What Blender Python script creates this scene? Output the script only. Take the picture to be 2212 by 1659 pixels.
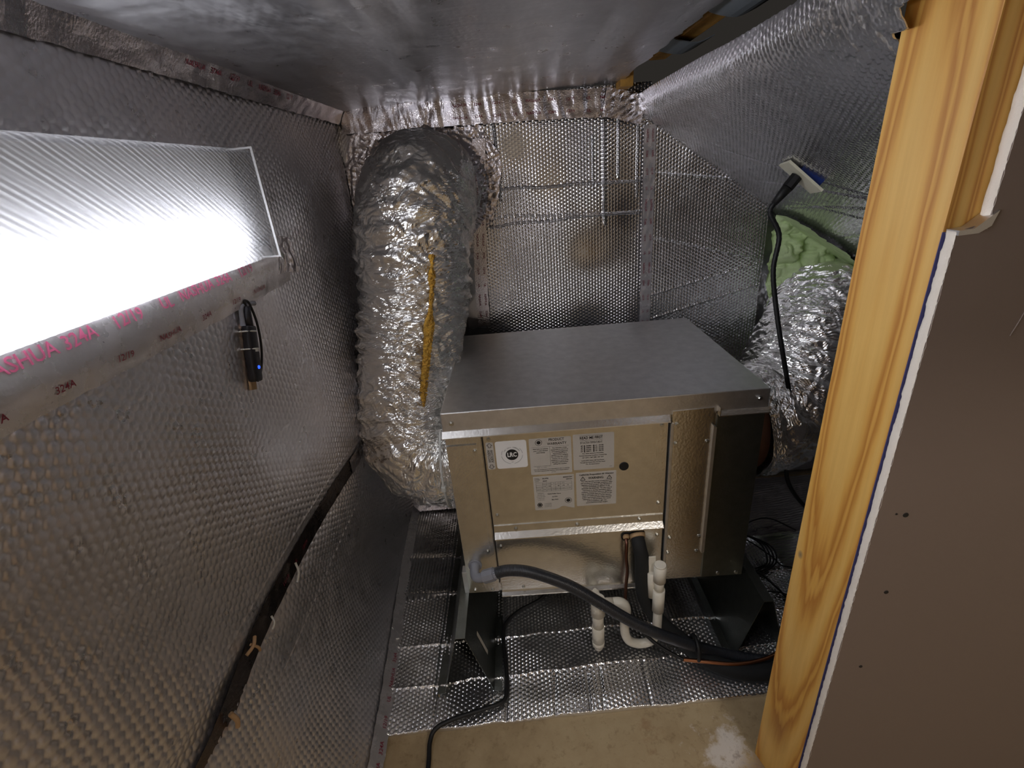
import bpy, bmesh, math, random
import numpy as np
from mathutils import Vector, Matrix

random.seed(7)
S = bpy.context.scene
COL = S.collection
for o in list(bpy.data.objects):
    bpy.data.objects.remove(o)

# ------------------------------------------------------------------ camera
F_PX, W_PX, H_PX = 1041.456, 2212.0, 1659.0
YAW, PITCH, ROLL = -0.0273573, 0.4174148, -0.0900910
CAM = np.array([0.19707, -0.984856, 0.495906])
cyw, syw, cp, sp = math.cos(YAW), math.sin(YAW), math.cos(PITCH), math.sin(PITCH)
FWD = np.array([syw*cp, cyw*cp, -sp]); RT = np.array([cyw, -syw, 0.0]); UP = np.cross(RT, FWD)
cr, sr = math.cos(ROLL), math.sin(ROLL)
RT, UP = cr*RT + sr*UP, -sr*RT + cr*UP
cam_data = bpy.data.cameras.new('camera')
cam_data.sensor_fit = 'HORIZONTAL'; cam_data.sensor_width = 36.0
cam_data.lens = F_PX / W_PX * 36.0
cam_data.clip_start = 0.02; cam_data.clip_end = 50
cam = bpy.data.objects.new('camera', cam_data); COL.objects.link(cam)
m = Matrix.Identity(4)
for i in range(3):
    m[i][0] = RT[i]; m[i][1] = UP[i]; m[i][2] = -FWD[i]; m[i][3] = CAM[i]
cam.matrix_world = m
S.camera = cam

# ------------------------------------------------------------------ world, lights, exposure
wd = bpy.data.worlds.new('world'); S.world = wd; wd.use_nodes = True
wd.node_tree.nodes['Background'].inputs[0].default_value = (0.02, 0.018, 0.016, 1)
wd.node_tree.nodes['Background'].inputs[1].default_value = 1.0
S.view_settings.view_transform = 'Standard'; S.view_settings.look = 'None'
S.view_settings.exposure = 0.18; S.view_settings.gamma = 1.0
S.view_settings.use_curve_mapping = False
LAMP_STRENGTH = 26.0
ROOM_LAMP_W = 15.0
la = bpy.data.lights.new('room_ceiling_lamp', 'AREA'); la.shape = 'DISK'; la.size = 0.5
la.energy = ROOM_LAMP_W; la.color = (1.0, 0.93, 0.87)
lo = bpy.data.objects.new('room_ceiling_lamp', la); COL.objects.link(lo)
lo.location = (1.2, -2.3, 1.55)

FLOOR = -0.775; CEIL = 0.70; WL = -0.31; WB = 0.68

# ------------------------------------------------------------------ helpers: colour, noise
def lin(c):
    def f(v):
        v /= 255.0
        return v/12.92 if v <= 0.04045 else ((v+0.055)/1.055)**2.4
    return (f(c[0]), f(c[1]), f(c[2]), 1.0)

def _hash(ix, iy, iz, seed):
    n = (ix.astype(np.int64)*374761393 + iy.astype(np.int64)*668265263 + iz.astype(np.int64)*2147483647 + seed*1274126177) & 0xFFFFFFFF
    n = ((n ^ (n >> 13))*1274126177) & 0xFFFFFFFF
    n = (n ^ (n >> 16)) & 0xFFFFFFFF
    return n.astype(np.float64)/4294967295.0

def vnoise(x, y, z=0.0, seed=0):
    x = np.asarray(x, float); y = np.asarray(y, float)
    z = np.zeros_like(x) + z
    x, y, z = np.broadcast_arrays(x, y, z)
    ix, iy, iz = np.floor(x), np.floor(y), np.floor(z)
    fx, fy, fz = x-ix, y-iy, z-iz
    fx = fx*fx*(3-2*fx); fy = fy*fy*(3-2*fy); fz = fz*fz*(3-2*fz)
    r = 0
    for dx in (0, 1):
        for dy in (0, 1):
            for dz in (0, 1):
                w = (fx if dx else 1-fx)*(fy if dy else 1-fy)*(fz if dz else 1-fz)
                r = r + w*_hash(ix+dx, iy+dy, iz+dz, seed)
    return r*2-1

def fbm(x, y, z=0.0, octv=4, seed=0):
    a, r, f = 0.5, 0, 1.0
    for k in range(octv):
        r = r + a*vnoise(np.asarray(x)*f, np.asarray(y)*f, np.asarray(z)*f, seed+k*17)
        a *= 0.5; f *= 2.03
    return r

def folds(u, v, freq, n=6, aniso=1.0, seed=0, warp=0.35):
    """sharp creases of crumpled foil: triangle waves in several directions, warped; u along, v across"""
    rs = np.random.RandomState(seed)
    out = 0
    for k in range(n):
        a = rs.uniform(-1, 1)*math.pi/2
        f = freq*rs.uniform(0.6, 1.9)
        du, dv = math.cos(a)*aniso, math.sin(a)
        w = warp*vnoise(u*freq*0.6, v*freq*0.6, k*3.1, seed+k)*1.6
        t = (u*du + v*dv)*f + w + rs.uniform(0, 1)
        msk = 0.5 + 0.5*vnoise(u*freq*0.45, v*freq*0.45, k*7.7, seed+50+k)
        out = out + (np.abs((t % 1.0)-0.5)*2-0.5)*msk/f
    return out/n*freq

def hexdome(u, v, pitch, r0=0.30, r1=0.50):
    """round bubbles in a hexagonal lattice, 0..1"""
    p = u/pitch; q = v/(pitch*math.sqrt(3))
    a = (p % 1.0)-0.5; b = ((q % 1.0)-0.5)*math.sqrt(3)
    c = ((p+0.5) % 1.0)-0.5; d = (((q+0.5) % 1.0)-0.5)*math.sqrt(3)
    r = np.minimum(np.hypot(a, b), np.hypot(c, d))
    t = np.clip((r1-r)/(r1-r0), 0, 1)
    return t*t*(3-2*t)

# ------------------------------------------------------------------ helpers: objects
def link(o, parent=None):
    COL.objects.link(o)
    if parent is not None: o.parent = parent
    return o

def tag(o, label=None, cat=None, group=None, kind=None):
    if label: o['label'] = label
    if cat: o['category'] = cat
    if group: o['group'] = group
    if kind: o['kind'] = kind
    return o

def thing(name, label, cat, loc=(0, 0, 0), group=None):
    o = bpy.data.objects.new(name, None); o.empty_display_size = 0.05
    o.location = loc; link(o)
    return tag(o, label, cat, group)

def put(name, me, mat, parent=None, kind=None):
    """link a mesh (vertices in world coordinates) as one object under parent"""
    o = bpy.data.objects.new(name, me)
    if mat is not None: me.materials.append(mat)
    link(o, parent)
    if parent is not None:
        root = parent; off = Vector((0, 0, 0))
        while root is not None:
            off += root.location; root = root.parent
        o.location = -off
    if kind: o['kind'] = kind
    return o

def gridmesh(name, P, uv=None, smooth=True, close_v=False, caps=False):
    nu, nv = P.shape[:2]
    idx = np.arange(nu*nv).reshape(nu, nv)
    if close_v:
        idx = np.concatenate([idx, idx[:, :1]], 1)
    a = idx[:-1, :-1].ravel(); b = idx[1:, :-1].ravel(); c = idx[1:, 1:].ravel(); d = idx[:-1, 1:].ravel()
    quads = np.stack([a, b, c, d], 1)
    me = bpy.data.meshes.new(name)
    nq = len(quads)
    loops = quads.ravel()
    starts = np.arange(nq)*4; totals = np.full(nq, 4)
    if caps and close_v:
        c0 = np.arange(nv)[::-1]; c1 = (nu-1)*nv + np.arange(nv)
        starts = np.concatenate([starts, [nq*4, nq*4+nv]]); totals = np.concatenate([totals, [nv, nv]])
        loops = np.concatenate([loops, c0, c1])
    me.vertices.add(nu*nv); me.vertices.foreach_set('co', P.reshape(-1, 3).astype(np.float32).ravel())
    me.loops.add(len(loops)); me.loops.foreach_set('vertex_index', loops.astype(np.int32))
    me.polygons.add(len(starts)); me.polygons.foreach_set('loop_start', starts.astype(np.int32))
    me.polygons.foreach_set('loop_total', totals.astype(np.int32))
    me.update(calc_edges=True)
    sm = np.full(len(starts), bool(smooth)); 
    if caps and close_v: sm[-2:] = False
    me.polygons.foreach_set('use_smooth', sm)
    if uv is not None:
        l = me.uv_layers.new(name='uv')
        f = uv.reshape(-1, 2)[loops].astype(np.float32)
        l.data.foreach_set('uv', f.ravel())
    return me

class MB:
    """collects simple solids in one mesh"""
    def __init__(s): s.v, s.f, s.sm = [], [], []
    def add(s, vs, fs, smooth=False):
        o = len(s.v); s.v += [tuple(p) for p in vs]; s.f += [tuple(i+o for i in f) for f in fs]; s.sm += [smooth]*len(fs); return s
    def box(s, x0, x1, y0, y1, z0, z1, bev=0.0):
        if bev <= 0:
            vs = [(x, y, z) for x in (x0, x1) for y in (y0, y1) for z in (z0, z1)]
            return s.add(vs, [(0, 1, 3, 2), (4, 6, 7, 5), (0, 4, 5, 1), (2, 3, 7, 6), (0, 2, 6, 4), (1, 5, 7, 3)])
        bm = bmesh.new()
        bmesh.ops.create_cube(bm, size=1.0)
        for v in bm.verts:
            v.co = Vector(((x0+x1)/2+v.co.x*(x1-x0), (y0+y1)/2+v.co.y*(y1-y0), (z0+z1)/2+v.co.z*(z1-z0)))
        bmesh.ops.bevel(bm, geom=bm.edges[:], offset=bev, segments=2, affect='EDGES', profile=0.5)
        bm.verts.index_update()
        s.add([v.co[:] for v in bm.verts], [[v.index for v in f.verts] for f in bm.faces]); bm.free(); return s
    def prism(s, poly, axis, a, b):
        """extrude a 2-D outline along axis (0,1,2) from a to b"""
        n = len(poly)
        def P(p, t):
            q = list(p); q.insert(axis, t); return tuple(q)
        vs = [P(p, a) for p in poly]+[P(p, b) for p in poly]
        fs = [(i, (i+1) % n, n+(i+1) % n, n+i) for i in range(n)] + [tuple(range(n))[::-1], tuple(range(n, 2*n))]
        return s.add(vs, fs)
    def cyl(s, p0, p1, r0, r1=None, n=20, caps=True, smooth=True):
        r1 = r0 if r1 is None else r1
        p0, p1 = np.array(p0, float), np.array(p1, float)
        d = (p1-p0)/np.linalg.norm(p1-p0)
        a = np.cross(d, [0, 0, 1.0] if abs(d[2]) < 0.9 else [1.0, 0, 0]); a /= np.linalg.norm(a); b = np.cross(d, a)
        vs = []
        for p, r in ((p0, r0), (p1, r1)):
            for k in range(n):
                t = 2*math.pi*k/n; vs.append(p+r*(math.cos(t)*a+math.sin(t)*b))
        s.add(vs, [(k, (k+1) % n, n+(k+1) % n, n+k) for k in range(n)], smooth)
        if caps:
            o = len(s.v)-2*n
            s.f += [tuple(o+k for k in range(n))[::-1], tuple(o+n+k for k in range(n))]; s.sm += [False, False]
        return s
    def build(s, name, mat, parent=None, kind=None):
        me = bpy.data.meshes.new(name); me.from_pydata(s.v, [], s.f); me.update()
        me.polygons.foreach_set('use_smooth', s.sm)
        return put(name, me, mat, parent, kind)

def spline(pts, n):
    P = np.array(pts, float); Q = np.vstack([2*P[0]-P[1], P, 2*P[-1]-P[-2]])
    seg = len(P)-1; t = np.linspace(0, seg-1e-9, n); i = t.astype(int); f = (t-i)[:, None]
    p0, p1, p2, p3 = Q[i], Q[i+1], Q[i+2], Q[i+3]
    return 0.5*(2*p1+(p2-p0)*f+(2*p0-5*p1+4*p2-p3)*f**2+(3*p1-p0-3*p2+p3)*f**3)

def frames(C):
    T = np.gradient(C, axis=0); T /= np.linalg.norm(T, axis=1)[:, None]
    N = np.zeros_like(T); a = np.array([0, 0, 1.0]) if abs(T[0][2]) < 0.9 else np.array([1.0, 0, 0])
    v = a-T[0]*(a@T[0]); N[0] = v/np.linalg.norm(v)
    for k in range(1, len(T)):
        v = N[k-1]-T[k]*(N[k-1]@T[k]); N[k] = v/np.linalg.norm(v)
    return T, N, np.cross(T, N)

def tube(name, pts, r, mat, parent=None, n=60, m=14, ridges=None, kind=None, straight=False):
    C = np.array(pts, float) if straight else spline(pts, n)
    T, N, B = frames(C)
    L = np.concatenate([[0], np.cumsum(np.linalg.norm(np.diff(C, axis=0), axis=1))])
    th = np.linspace(0, 2*math.pi, m, endpoint=False)
    rr = np.full((len(C), m), float(r)) if np.isscalar(r) else np.interp(L/L[-1], np.linspace(0, 1, len(r)), r)[:, None]*np.ones((1, m))
    if ridges: rr = rr+ridges[0]*np.cos(2*math.pi*L/ridges[1])[:, None]
    P = C[:, None]+rr[..., None]*(np.cos(th)[None, :, None]*N[:, None]+np.sin(th)[None, :, None]*B[:, None])
    return put(name, gridmesh(name, P, None, True, True, True), mat, parent, kind)

# text -> flat mesh data in sticker coordinates
def text_data(s, size=1.0, width=None, x=0.0, y=0.0, align='CENTER', bold=0.0):
    cu = bpy.data.curves.new('print', 'FONT'); cu.body = s; cu.size = 1.0; cu.align_x = align; cu.align_y = 'CENTER'
    cu.resolution_u = 2; cu.offset = bold
    ob = bpy.data.objects.new('print', cu); COL.objects.link(ob)
    dg = bpy.context.evaluated_depsgraph_get(); ev = ob.evaluated_get(dg); me = ev.to_mesh()
    V = np.array([v.co[:] for v in me.vertices]).reshape(-1, 3); Fs = [tuple(p.vertices) for p in me.polygons]
    ev.to_mesh_clear(); bpy.data.objects.remove(ob); bpy.data.curves.remove(cu)
    if len(V) == 0: return V, Fs
    w = V[:, 0].max()-V[:, 0].min()
    sx = size if width is None else width/w
    V = V*np.array([sx, size, 1]); V[:, 0] += x; V[:, 1] += y
    return V, Fs

class Print:
    def __init__(s): s.v, s.f = [], []
    def raw(s, V, Fs):
        o = len(s.v); s.v += [tuple(p) for p in V]; s.f += [tuple(i+o for i in f) for f in Fs]; return s
    def text(s, *a, **k): return s.raw(*text_data(*a, **k))
    def rect(s, x0, x1, y0, y1): return s.raw([(x0, y0, 0), (x1, y0, 0), (x1, y1, 0), (x0, y1, 0)], [(0, 1, 2, 3)])
    def ring(s, x, y, r0, r1, a0=0, a1=360, n=40):
        t = np.radians(np.linspace(a0, a1, n)); V = [(x+r*math.cos(k), y+r*math.sin(k), 0) for k in t for r in (r0, r1)]
        return s.raw(V, [(2*i, 2*i+1, 2*i+3, 2*i+2) for i in range(n-1)])
    def poly(s, pts): return s.raw([(a, b, 0) for a, b in pts], [tuple(range(len(pts)))])
    def line(s, pts, w):
        for (x0, y0), (x1, y1) in zip(pts[:-1], pts[1:]):
            d = math.hypot(x1-x0, y1-y0); nx, ny = -(y1-y0)/d*w/2, (x1-x0)/d*w/2
            s.raw([(x0+nx, y0+ny, 0), (x0-nx, y0-ny, 0), (x1-nx, y1-ny, 0), (x1+nx, y1+ny, 0)], [(0, 1, 2, 3)])
        return s
    def build(s, name, mat, fn, parent):
        V = np.array(s.v, float); W = fn(V[:, 0], V[:, 1])
        me = bpy.data.meshes.new(name); me.from_pydata([tuple(p) for p in W], [], s.f); me.update()
        return put(name, me, mat, parent)

# ------------------------------------------------------------------ materials
def newmat(name):
    mt = bpy.data.materials.new(name); mt.use_nodes = True
    nt = mt.node_tree; return mt, nt, nt.nodes['Principled BSDF']
def N(nt, t, **kw):
    n = nt.nodes.new(t)
    for k, v in kw.items():
        if k in n.inputs.keys() if not isinstance(k, int) else False: n.inputs[k].default_value = v
        else: setattr(n, k, v)
    return n
def bump(nt, bs, height, strength, dist):
    b = nt.nodes.new('ShaderNodeBump'); b.inputs['Strength'].default_value = strength; b.inputs['Distance'].default_value = dist
    nt.links.new(height, b.inputs['Height']); nt.links.new(b.outputs[0], bs.inputs['Normal']); return b
def noise(nt, scale, detail=3.0, rough=0.5, coord='Object', vscale=None):
    tc = nt.nodes.new('ShaderNodeTexCoord'); out = tc.outputs[coord]
    if vscale:
        mp = nt.nodes.new('ShaderNodeMapping'); mp.inputs['Scale'].default_value = vscale
        nt.links.new(out, mp.inputs[0]); out = mp.outputs[0]
    n = nt.nodes.new('ShaderNodeTexNoise'); n.inputs['Scale'].default_value = scale; n.inputs['Detail'].default_value = detail
    n.inputs['Roughness'].default_value = rough; nt.links.new(out, n.inputs['Vector']); return n
def ramp(nt, src, stops):
    r = nt.nodes.new('ShaderNodeValToRGB'); e = r.color_ramp.elements
    while len(e) > 1: e.remove(e[-1])
    e[0].position, e[0].color = stops[0]
    for p, c in stops[1:]:
        k = e.new(p); k.color = c
    nt.links.new(src, r.inputs[0]); return r
def plain(name, rgb, rough=0.5, metal=0.0, bscale=None, bstr=0.3, bdist=0.001, spec=None, var=0.0, vscale=20):
    mt, nt, b = newmat(name)
    b.inputs['Base Color'].default_value = lin(rgb); b.inputs['Roughness'].default_value = rough; b.inputs['Metallic'].default_value = metal
    if spec is not None: b.inputs['Specular IOR Level'].default_value = spec
    if var:
        n = noise(nt, vscale, 5, 0.6); c = np.array(lin(rgb))
        lo_ = tuple(np.clip(c*(1-var), 0, 1)[:3])+(1,); hi = tuple(np.clip(c*(1+var), 0, 1)[:3])+(1,)
        r = ramp(nt, n.outputs[0], [(0.3, lo_), (0.7, hi)]); nt.links.new(r.outputs[0], b.inputs['Base Color'])
    if bscale:
        n = noise(nt, bscale, 4, 0.6); bump(nt, b, n.outputs[0], bstr, bdist)
    return mt
def foil(name, rgb=(225, 225, 228), rough=0.22, crinkle=900, cstr=0.25, cdist=0.0006, big=60, bigd=0.0, vs=None, metal=1.0):
    mt, nt, b = newmat(name)
    b.inputs['Base Color'].default_value = lin(rgb); b.inputs['Metallic'].default_value = metal
    n0 = noise(nt, 25, 4, 0.6)
    mr = nt.nodes.new('ShaderNodeMapRange'); mr.inputs[1].default_value = 0.3; mr.inputs[2].default_value = 0.7
    mr.inputs[3].default_value = rough*0.75; mr.inputs[4].default_value = rough*1.3
    nt.links.new(n0.outputs[0], mr.inputs[0]); nt.links.new(mr.outputs[0], b.inputs['Roughness'])
    n = noise(nt, crinkle, 2, 0.5, vscale=vs); b1 = bump(nt, b, n.outputs[0], cstr, cdist)
    if bigd:
        n2 = noise(nt, big, 4, 0.65); b2 = nt.nodes.new('ShaderNodeBump'); b2.inputs['Strength'].default_value = 1.0; b2.inputs['Distance'].default_value = bigd
        nt.links.new(n2.outputs[0], b2.inputs['Height']); nt.links.new(b2.outputs[0], b1.inputs['Normal'])
    return mt

M = {}
M['foil_left'] = foil('foil_bubble_left', (232, 230, 235), 0.34, 140, 0.12, 0.0008, 9, 0.002, None, 0.86)
M['foil_back'] = foil('foil_bubble_back', (212, 211, 213), 0.11, 200, 0.15, 0.0006, 60, 0.0, None, 0.92)
M['foil_ceiling'] = foil('foil_ceiling', (192, 191, 194), 0.34, 120, 0.2, 0.0006, 12, 0.001, (1.0, 0.3, 1.0), 0.94)
M['foil_slope'] = foil('foil_slope', (226, 226, 229), 0.22, 140, 0.15, 0.0008, 25, 0.0, None, 0.94)
M['foil_mat'] = foil('foil_mat', (238, 238, 239), 0.14, 200, 0.15, 0.0006, 60, 0.0, None, 0.93)
M['foil_duct'] = foil('foil_duct', (246, 245, 243), 0.19, 160, 0.35, 0.003, 60, 0.0, None, 0.93)
M['foil_tape'] = foil('foil_tape', (214, 208, 211), 0.2, 220, 0.35, 0.002)
M['foil_tape_soft'] = foil('foil_tape_soft', (222, 218, 220), 0.26, 160, 0.25, 0.001, 60, 0.0, None, 0.6)
M['foil_tape_dark'] = foil('foil_tape_dark', (108, 98, 94), 0.3, 120, 0.4, 0.002)
M['red_print'] = plain('red_print', (128, 38, 58), 0.45)
M['pink_print'] = plain('pink_print', (214, 104, 144), 0.5)
M['black_print'] = plain('black_print', (28, 26, 25), 0.6)
def galvanised(name, rgb, rough, bd=0.0008):
    mt, nt, b = newmat(name)
    b.inputs['Metallic'].default_value = 1.0
    n = noise(nt, 35, 5, 0.6); c = np.array(lin(rgb))
    r = ramp(nt, n.outputs[0], [(0.3, tuple(c[:3]*0.9)+(1,)), (0.7, tuple(np.clip(c[:3]*1.08, 0, 1))+(1,))]); nt.links.new(r.outputs[0], b.inputs['Base Color'])
    b.inputs['Roughness'].default_value = rough
    n2 = noise(nt, 170, 3, 0.5); bump(nt, b, n2.outputs[0], 0.5, bd); return mt
M['galv'] = galvanised('galvanised_steel', (230, 228, 222), 0.27)
M['galv_top'] = galvanised('galvanised_steel_lid', (222, 221, 220), 0.42)
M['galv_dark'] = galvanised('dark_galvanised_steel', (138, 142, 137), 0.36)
M['screw'] = plain('zinc_screw', (205, 205, 200), 0.25, 1.0)
M['black'] = plain('black_rubber', (16, 16, 17), 0.55)
M['black_foam'] = plain('black_pipe_insulation', (26, 27, 27), 0.8, 0, 300, 0.3, 0.0008)
M['sensor_black'] = plain('black_plastic', (24, 23, 30), 0.4)
M['conduit'] = plain('grey_conduit', (40, 42, 47), 0.34, 0, None)
M['fitting'] = plain('grey_plastic_fitting', (140, 142, 150), 0.4)
M['pvc'] = plain('white_pvc', (226, 220, 204), 0.35, 0, None, var=0.05, vscale=40)
M['copper'] = plain('copper_pipe', (178, 122, 88), 0.32, 1.0, None)
M['copper_dull'] = plain('dull_copper_pipe', (112, 78, 66), 0.38, 1.0)
M['ivory'] = plain('ivory_plastic', (224, 220, 196), 0.4)
M['blue_box'] = plain('blue_plastic', (24, 50, 120), 0.5)
M['gypsum'] = plain('gypsum', (236, 226, 212), 0.9, 0, 260, 0.6, 0.002)
M['paper_blue'] = plain('blue_paper', (66, 66, 116), 0.8)
M['taupe'] = plain('taupe_paint', (128, 112, 101), 0.55, 0, 240, 0.25, 0.0006)
M['beige'] = plain('beige_paint', (205, 198, 186), 0.8, 0, 100, 0.2, 0.001)
M['sticker_grey'] = plain('silver_grey_label', (190, 184, 174), 0.45)
M['sticker_white'] = plain('white_label', (232, 230, 226), 0.4)
M['dark_wood'] = plain('dark_roof_deck', (58, 44, 30), 0.8, 0, 80, 0.4, 0.002, var=0.3)
M['cardboard'] = plain('tan_collar', (160, 118, 96), 0.8, var=0.15)
M['ziptie'] = plain('white_nylon', (226, 226, 220), 0.4)
M['pink_tab'] = plain('tan_paper', (196, 160, 120), 0.8)
M['fiberglass'] = plain('yellow_fibreglass', (206, 160, 66), 0.95, 0, 150, 1.0, 0.006, var=0.35, vscale=120)
M['foam'] = plain('green_spray_foam', (206, 226, 170), 0.75, 0, 45, 0.6, 0.006, var=0.10, vscale=25)
M['wood_scrap'] = plain('pale_wood', (176, 146, 108), 0.7, var=0.2)
M['strap'] = plain('grey_strap_metal', (150, 158, 164), 0.5, 0.25)

def wood(name, a, b_, c, rough=0.5):
    mt, nt, b = newmat(name)
    tc = nt.nodes.new('ShaderNodeTexCoord'); mp = nt.nodes.new('ShaderNodeMapping')
    mp.inputs['Location'].default_value = (-0.62, 0.375, -0.02); mp.inputs['Scale'].default_value = (1.0, 1.0, 0.075)
    nt.links.new(tc.outputs['Object'], mp.inputs[0])
    w = nt.nodes.new('ShaderNodeTexWave'); w.wave_type = 'RINGS'; w.rings_direction = 'SPHERICAL'
    w.inputs['Scale'].default_value = 17; w.inputs['Distortion'].default_value = 1.1; w.inputs['Detail'].default_value = 2; w.inputs['Detail Scale'].default_value = 5
    nt.links.new(mp.outputs[0], w.inputs[0])
    r = ramp(nt, w.outputs[1], [(0.0, lin(a)), (0.55, lin(b_)), (0.93, lin(c)), (1.0, lin(b_))])
    n = noise(nt, 120, 4, 0.6, vscale=(1, 1, 0.04)); mx = nt.nodes.new('ShaderNodeMixRGB'); mx.blend_type = 'MULTIPLY'; mx.inputs[0].default_value = 0.45
    r2 = ramp(nt, n.outputs[0], [(0.3, (0.80, 0.74, 0.66, 1)), (0.65, (1, 1, 1, 1))])
    nt.links.new(r.outputs[0], mx.inputs[1]); nt.links.new(r2.outputs[0], mx.inputs[2])
    out = mx.outputs[0]
    # knots and a scratch: marks of their own
    for (x, y, z, rad, col) in [(0.66, -0.372, 0.184, 0.0045, (60, 38, 20)), (0.66, -0.345, 0.165, 0.003, (90, 60, 30)), (0.66, -0.413, 0.53, 0.006, (50, 34, 20)),
                                (0.66, -0.33, -0.17, 0.005, (112, 100, 84)), (0.66, -0.36, -0.62, 0.03, (130, 92, 50))]:
        vm = nt.nodes.new('ShaderNodeVectorMath'); vm.operation = 'DISTANCE'
        mp2 = nt.nodes.new('ShaderNodeMapping'); mp2.inputs['Scale'].default_value = (1, 1, 0.55); nt.links.new(tc.outputs['Object'], mp2.inputs[0])
        nt.links.new(mp2.outputs[0], vm.inputs[0]); vm.inputs[1].default_value = (x, y, z*0.55)
        mr = nt.nodes.new('ShaderNodeMapRange'); mr.inputs[1].default_value = rad*0.5; mr.inputs[2].default_value = rad*1.3; mr.inputs[3].default_value = 0.85 if rad < 0.02 else 0.3; mr.inputs[4].default_value = 0.0
        nt.links.new(vm.outputs['Value'], mr.inputs[0])
        mk = nt.nodes.new('ShaderNodeMixRGB'); mk.inputs[2].default_value = lin(col); nt.links.new(mr.outputs[0], mk.inputs[0]); nt.links.new(out, mk.inputs[1]); out = mk.outputs[0]
    nt.links.new(out, b.inputs['Base Color']); b.inputs['Roughness'].default_value = rough
    bump(nt, b, n.outputs[0], 0.15, 0.0006); return mt
M['stud'] = wood('pine_stud', (222, 178, 98), (214, 162, 78), (184, 124, 50))
M['joist'] = plain('pine_joist', (196, 146, 66), 0.6, 0, 60, 0.3, 0.001, var=0.25, vscale=30)

def concrete():
    mt, nt, b = newmat('tan_concrete')
    n = noise(nt, 7, 8, 0.62); r = ramp(nt, n.outputs[0], [(0.30, lin((150, 128, 92))), (0.52, lin((178, 156, 118))), (0.72, lin((190, 170, 132)))])
    n2 = noise(nt, 60, 5, 0.7); r2 = ramp(nt, n2.outputs[0], [(0.34, (0.60, 0.54, 0.46, 1)), (0.46, (1, 1, 1, 1))])
    mx = nt.nodes.new('ShaderNodeMixRGB'); mx.blend_type = 'MULTIPLY'; mx.inputs[0].default_value = 0.5
    nt.links.new(r.outputs[0], mx.inputs[1]); nt.links.new(r2.outputs[0], mx.inputs[2]); out = mx.outputs[0]
    tc = nt.nodes.new('ShaderNodeTexCoord'); n3 = noise(nt, 22, 6, 0.7)
    for (x, y, rad, col, amt) in [(0.60, -0.31, 0.085, (226, 218, 206), 0.9), (0.43, -0.27, 0.04, (150, 110, 70), 0.45), (0.66, -0.36, 0.07, (112, 84, 58), 0.7)]:
        vm = nt.nodes.new('ShaderNodeVectorMath'); vm.operation = 'DISTANCE'; nt.links.new(tc.outputs['Object'], vm.inputs[0]); vm.inputs[1].default_value = (x, y, FLOOR)
        ad = nt.nodes.new('ShaderNodeMath'); ad.operation = 'MULTIPLY_ADD'; ad.inputs[1].default_value = 0.34; nt.links.new(n3.outputs[0], ad.inputs[0]); nt.links.new(vm.outputs['Value'], ad.inputs[2])
        mr = nt.nodes.new('ShaderNodeMapRange'); mr.inputs[1].default_value = rad+0.10; mr.inputs[2].default_value = rad+0.15; mr.inputs[3].default_value = amt; mr.inputs[4].default_value = 0
        nt.links.new(ad.outputs[0], mr.inputs[0])
        mk = nt.nodes.new('ShaderNodeMixRGB'); mk.inputs[2].default_value = lin(col); nt.links.new(mr.outputs[0], mk.inputs[0]); nt.links.new(out, mk.inputs[1]); out = mk.outputs[0]
    nt.links.new(out, b.inputs['Base Color']); b.inputs['Roughness'].default_value = 0.6
    bump(nt, b, n2.outputs[0], 0.3, 0.0015); return mt
M['concrete'] = concrete()

def emitter(name, rgb, strength):
    mt = bpy.data.materials.new(name); mt.use_nodes = True; nt = mt.node_tree; nt.nodes.clear()
    e = nt.nodes.new('ShaderNodeEmission'); e.inputs[0].default_value = (rgb[0], rgb[1], rgb[2], 1); e.inputs[1].default_value = strength
    o = nt.nodes.new('ShaderNodeOutputMaterial'); nt.links.new(e.outputs[0], o.inputs[0]); return mt
M['led_tube'] = emitter('led_lamp', (0.93, 0.945, 1.03), LAMP_STRENGTH)
M['blue_led'] = emitter('blue_led', (0.03, 0.10, 1.0), 1.6)
def acrylic():
    mt = bpy.data.materials.new('prismatic_acrylic'); mt.use_nodes = True; nt = mt.node_tree; nt.nodes.clear()
    tr = nt.nodes.new('ShaderNodeBsdfTransparent'); tr.inputs[0].default_value = (0.92, 0.93, 0.92, 1)
    tl = nt.nodes.new('ShaderNodeBsdfTranslucent'); tl.inputs[0].default_value = (0.9, 0.9, 0.92, 1)
    gl = nt.nodes.new('ShaderNodeBsdfGlossy'); gl.inputs[0].default_value = (0.8, 0.8, 0.8, 1); gl.inputs[1].default_value = 0.15
    tc = nt.nodes.new('ShaderNodeTexCoord'); dt = nt.nodes.new('ShaderNodeVectorMath'); dt.operation = 'DOT_PRODUCT'
    dt.inputs[1].default_value = (0, 2*math.pi/0.0105*0.75, 2*math.pi/0.0105); nt.links.new(tc.outputs['Object'], dt.inputs[0])
    sn = nt.nodes.new('ShaderNodeMath'); sn.operation = 'SINE'; nt.links.new(dt.outputs['Value'], sn.inputs[0])
    ma = nt.nodes.new('ShaderNodeMath'); ma.operation = 'MULTIPLY_ADD'; ma.inputs[1].default_value = 0.055; ma.inputs[2].default_value = 0.155; nt.links.new(sn.outputs[0], ma.inputs[0])
    m1 = nt.nodes.new('ShaderNodeMixShader'); nt.links.new(ma.outputs[0], m1.inputs[0])
    m2 = nt.nodes.new('ShaderNodeMixShader'); m2.inputs[0].default_value = 0.06
    nt.links.new(tr.outputs[0], m1.inputs[1]); nt.links.new(tl.outputs[0], m1.inputs[2])
    nt.links.new(m1.outputs[0], m2.inputs[1]); nt.links.new(gl.outputs[0], m2.inputs[2])
    o = nt.nodes.new('ShaderNodeOutputMaterial'); nt.links.new(m2.outputs[0], o.inputs[0])
    return mt
M['acrylic'] = acrylic()
M['fixture_white'] = plain('white_enamel', (214, 214, 217), 0.5)

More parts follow.
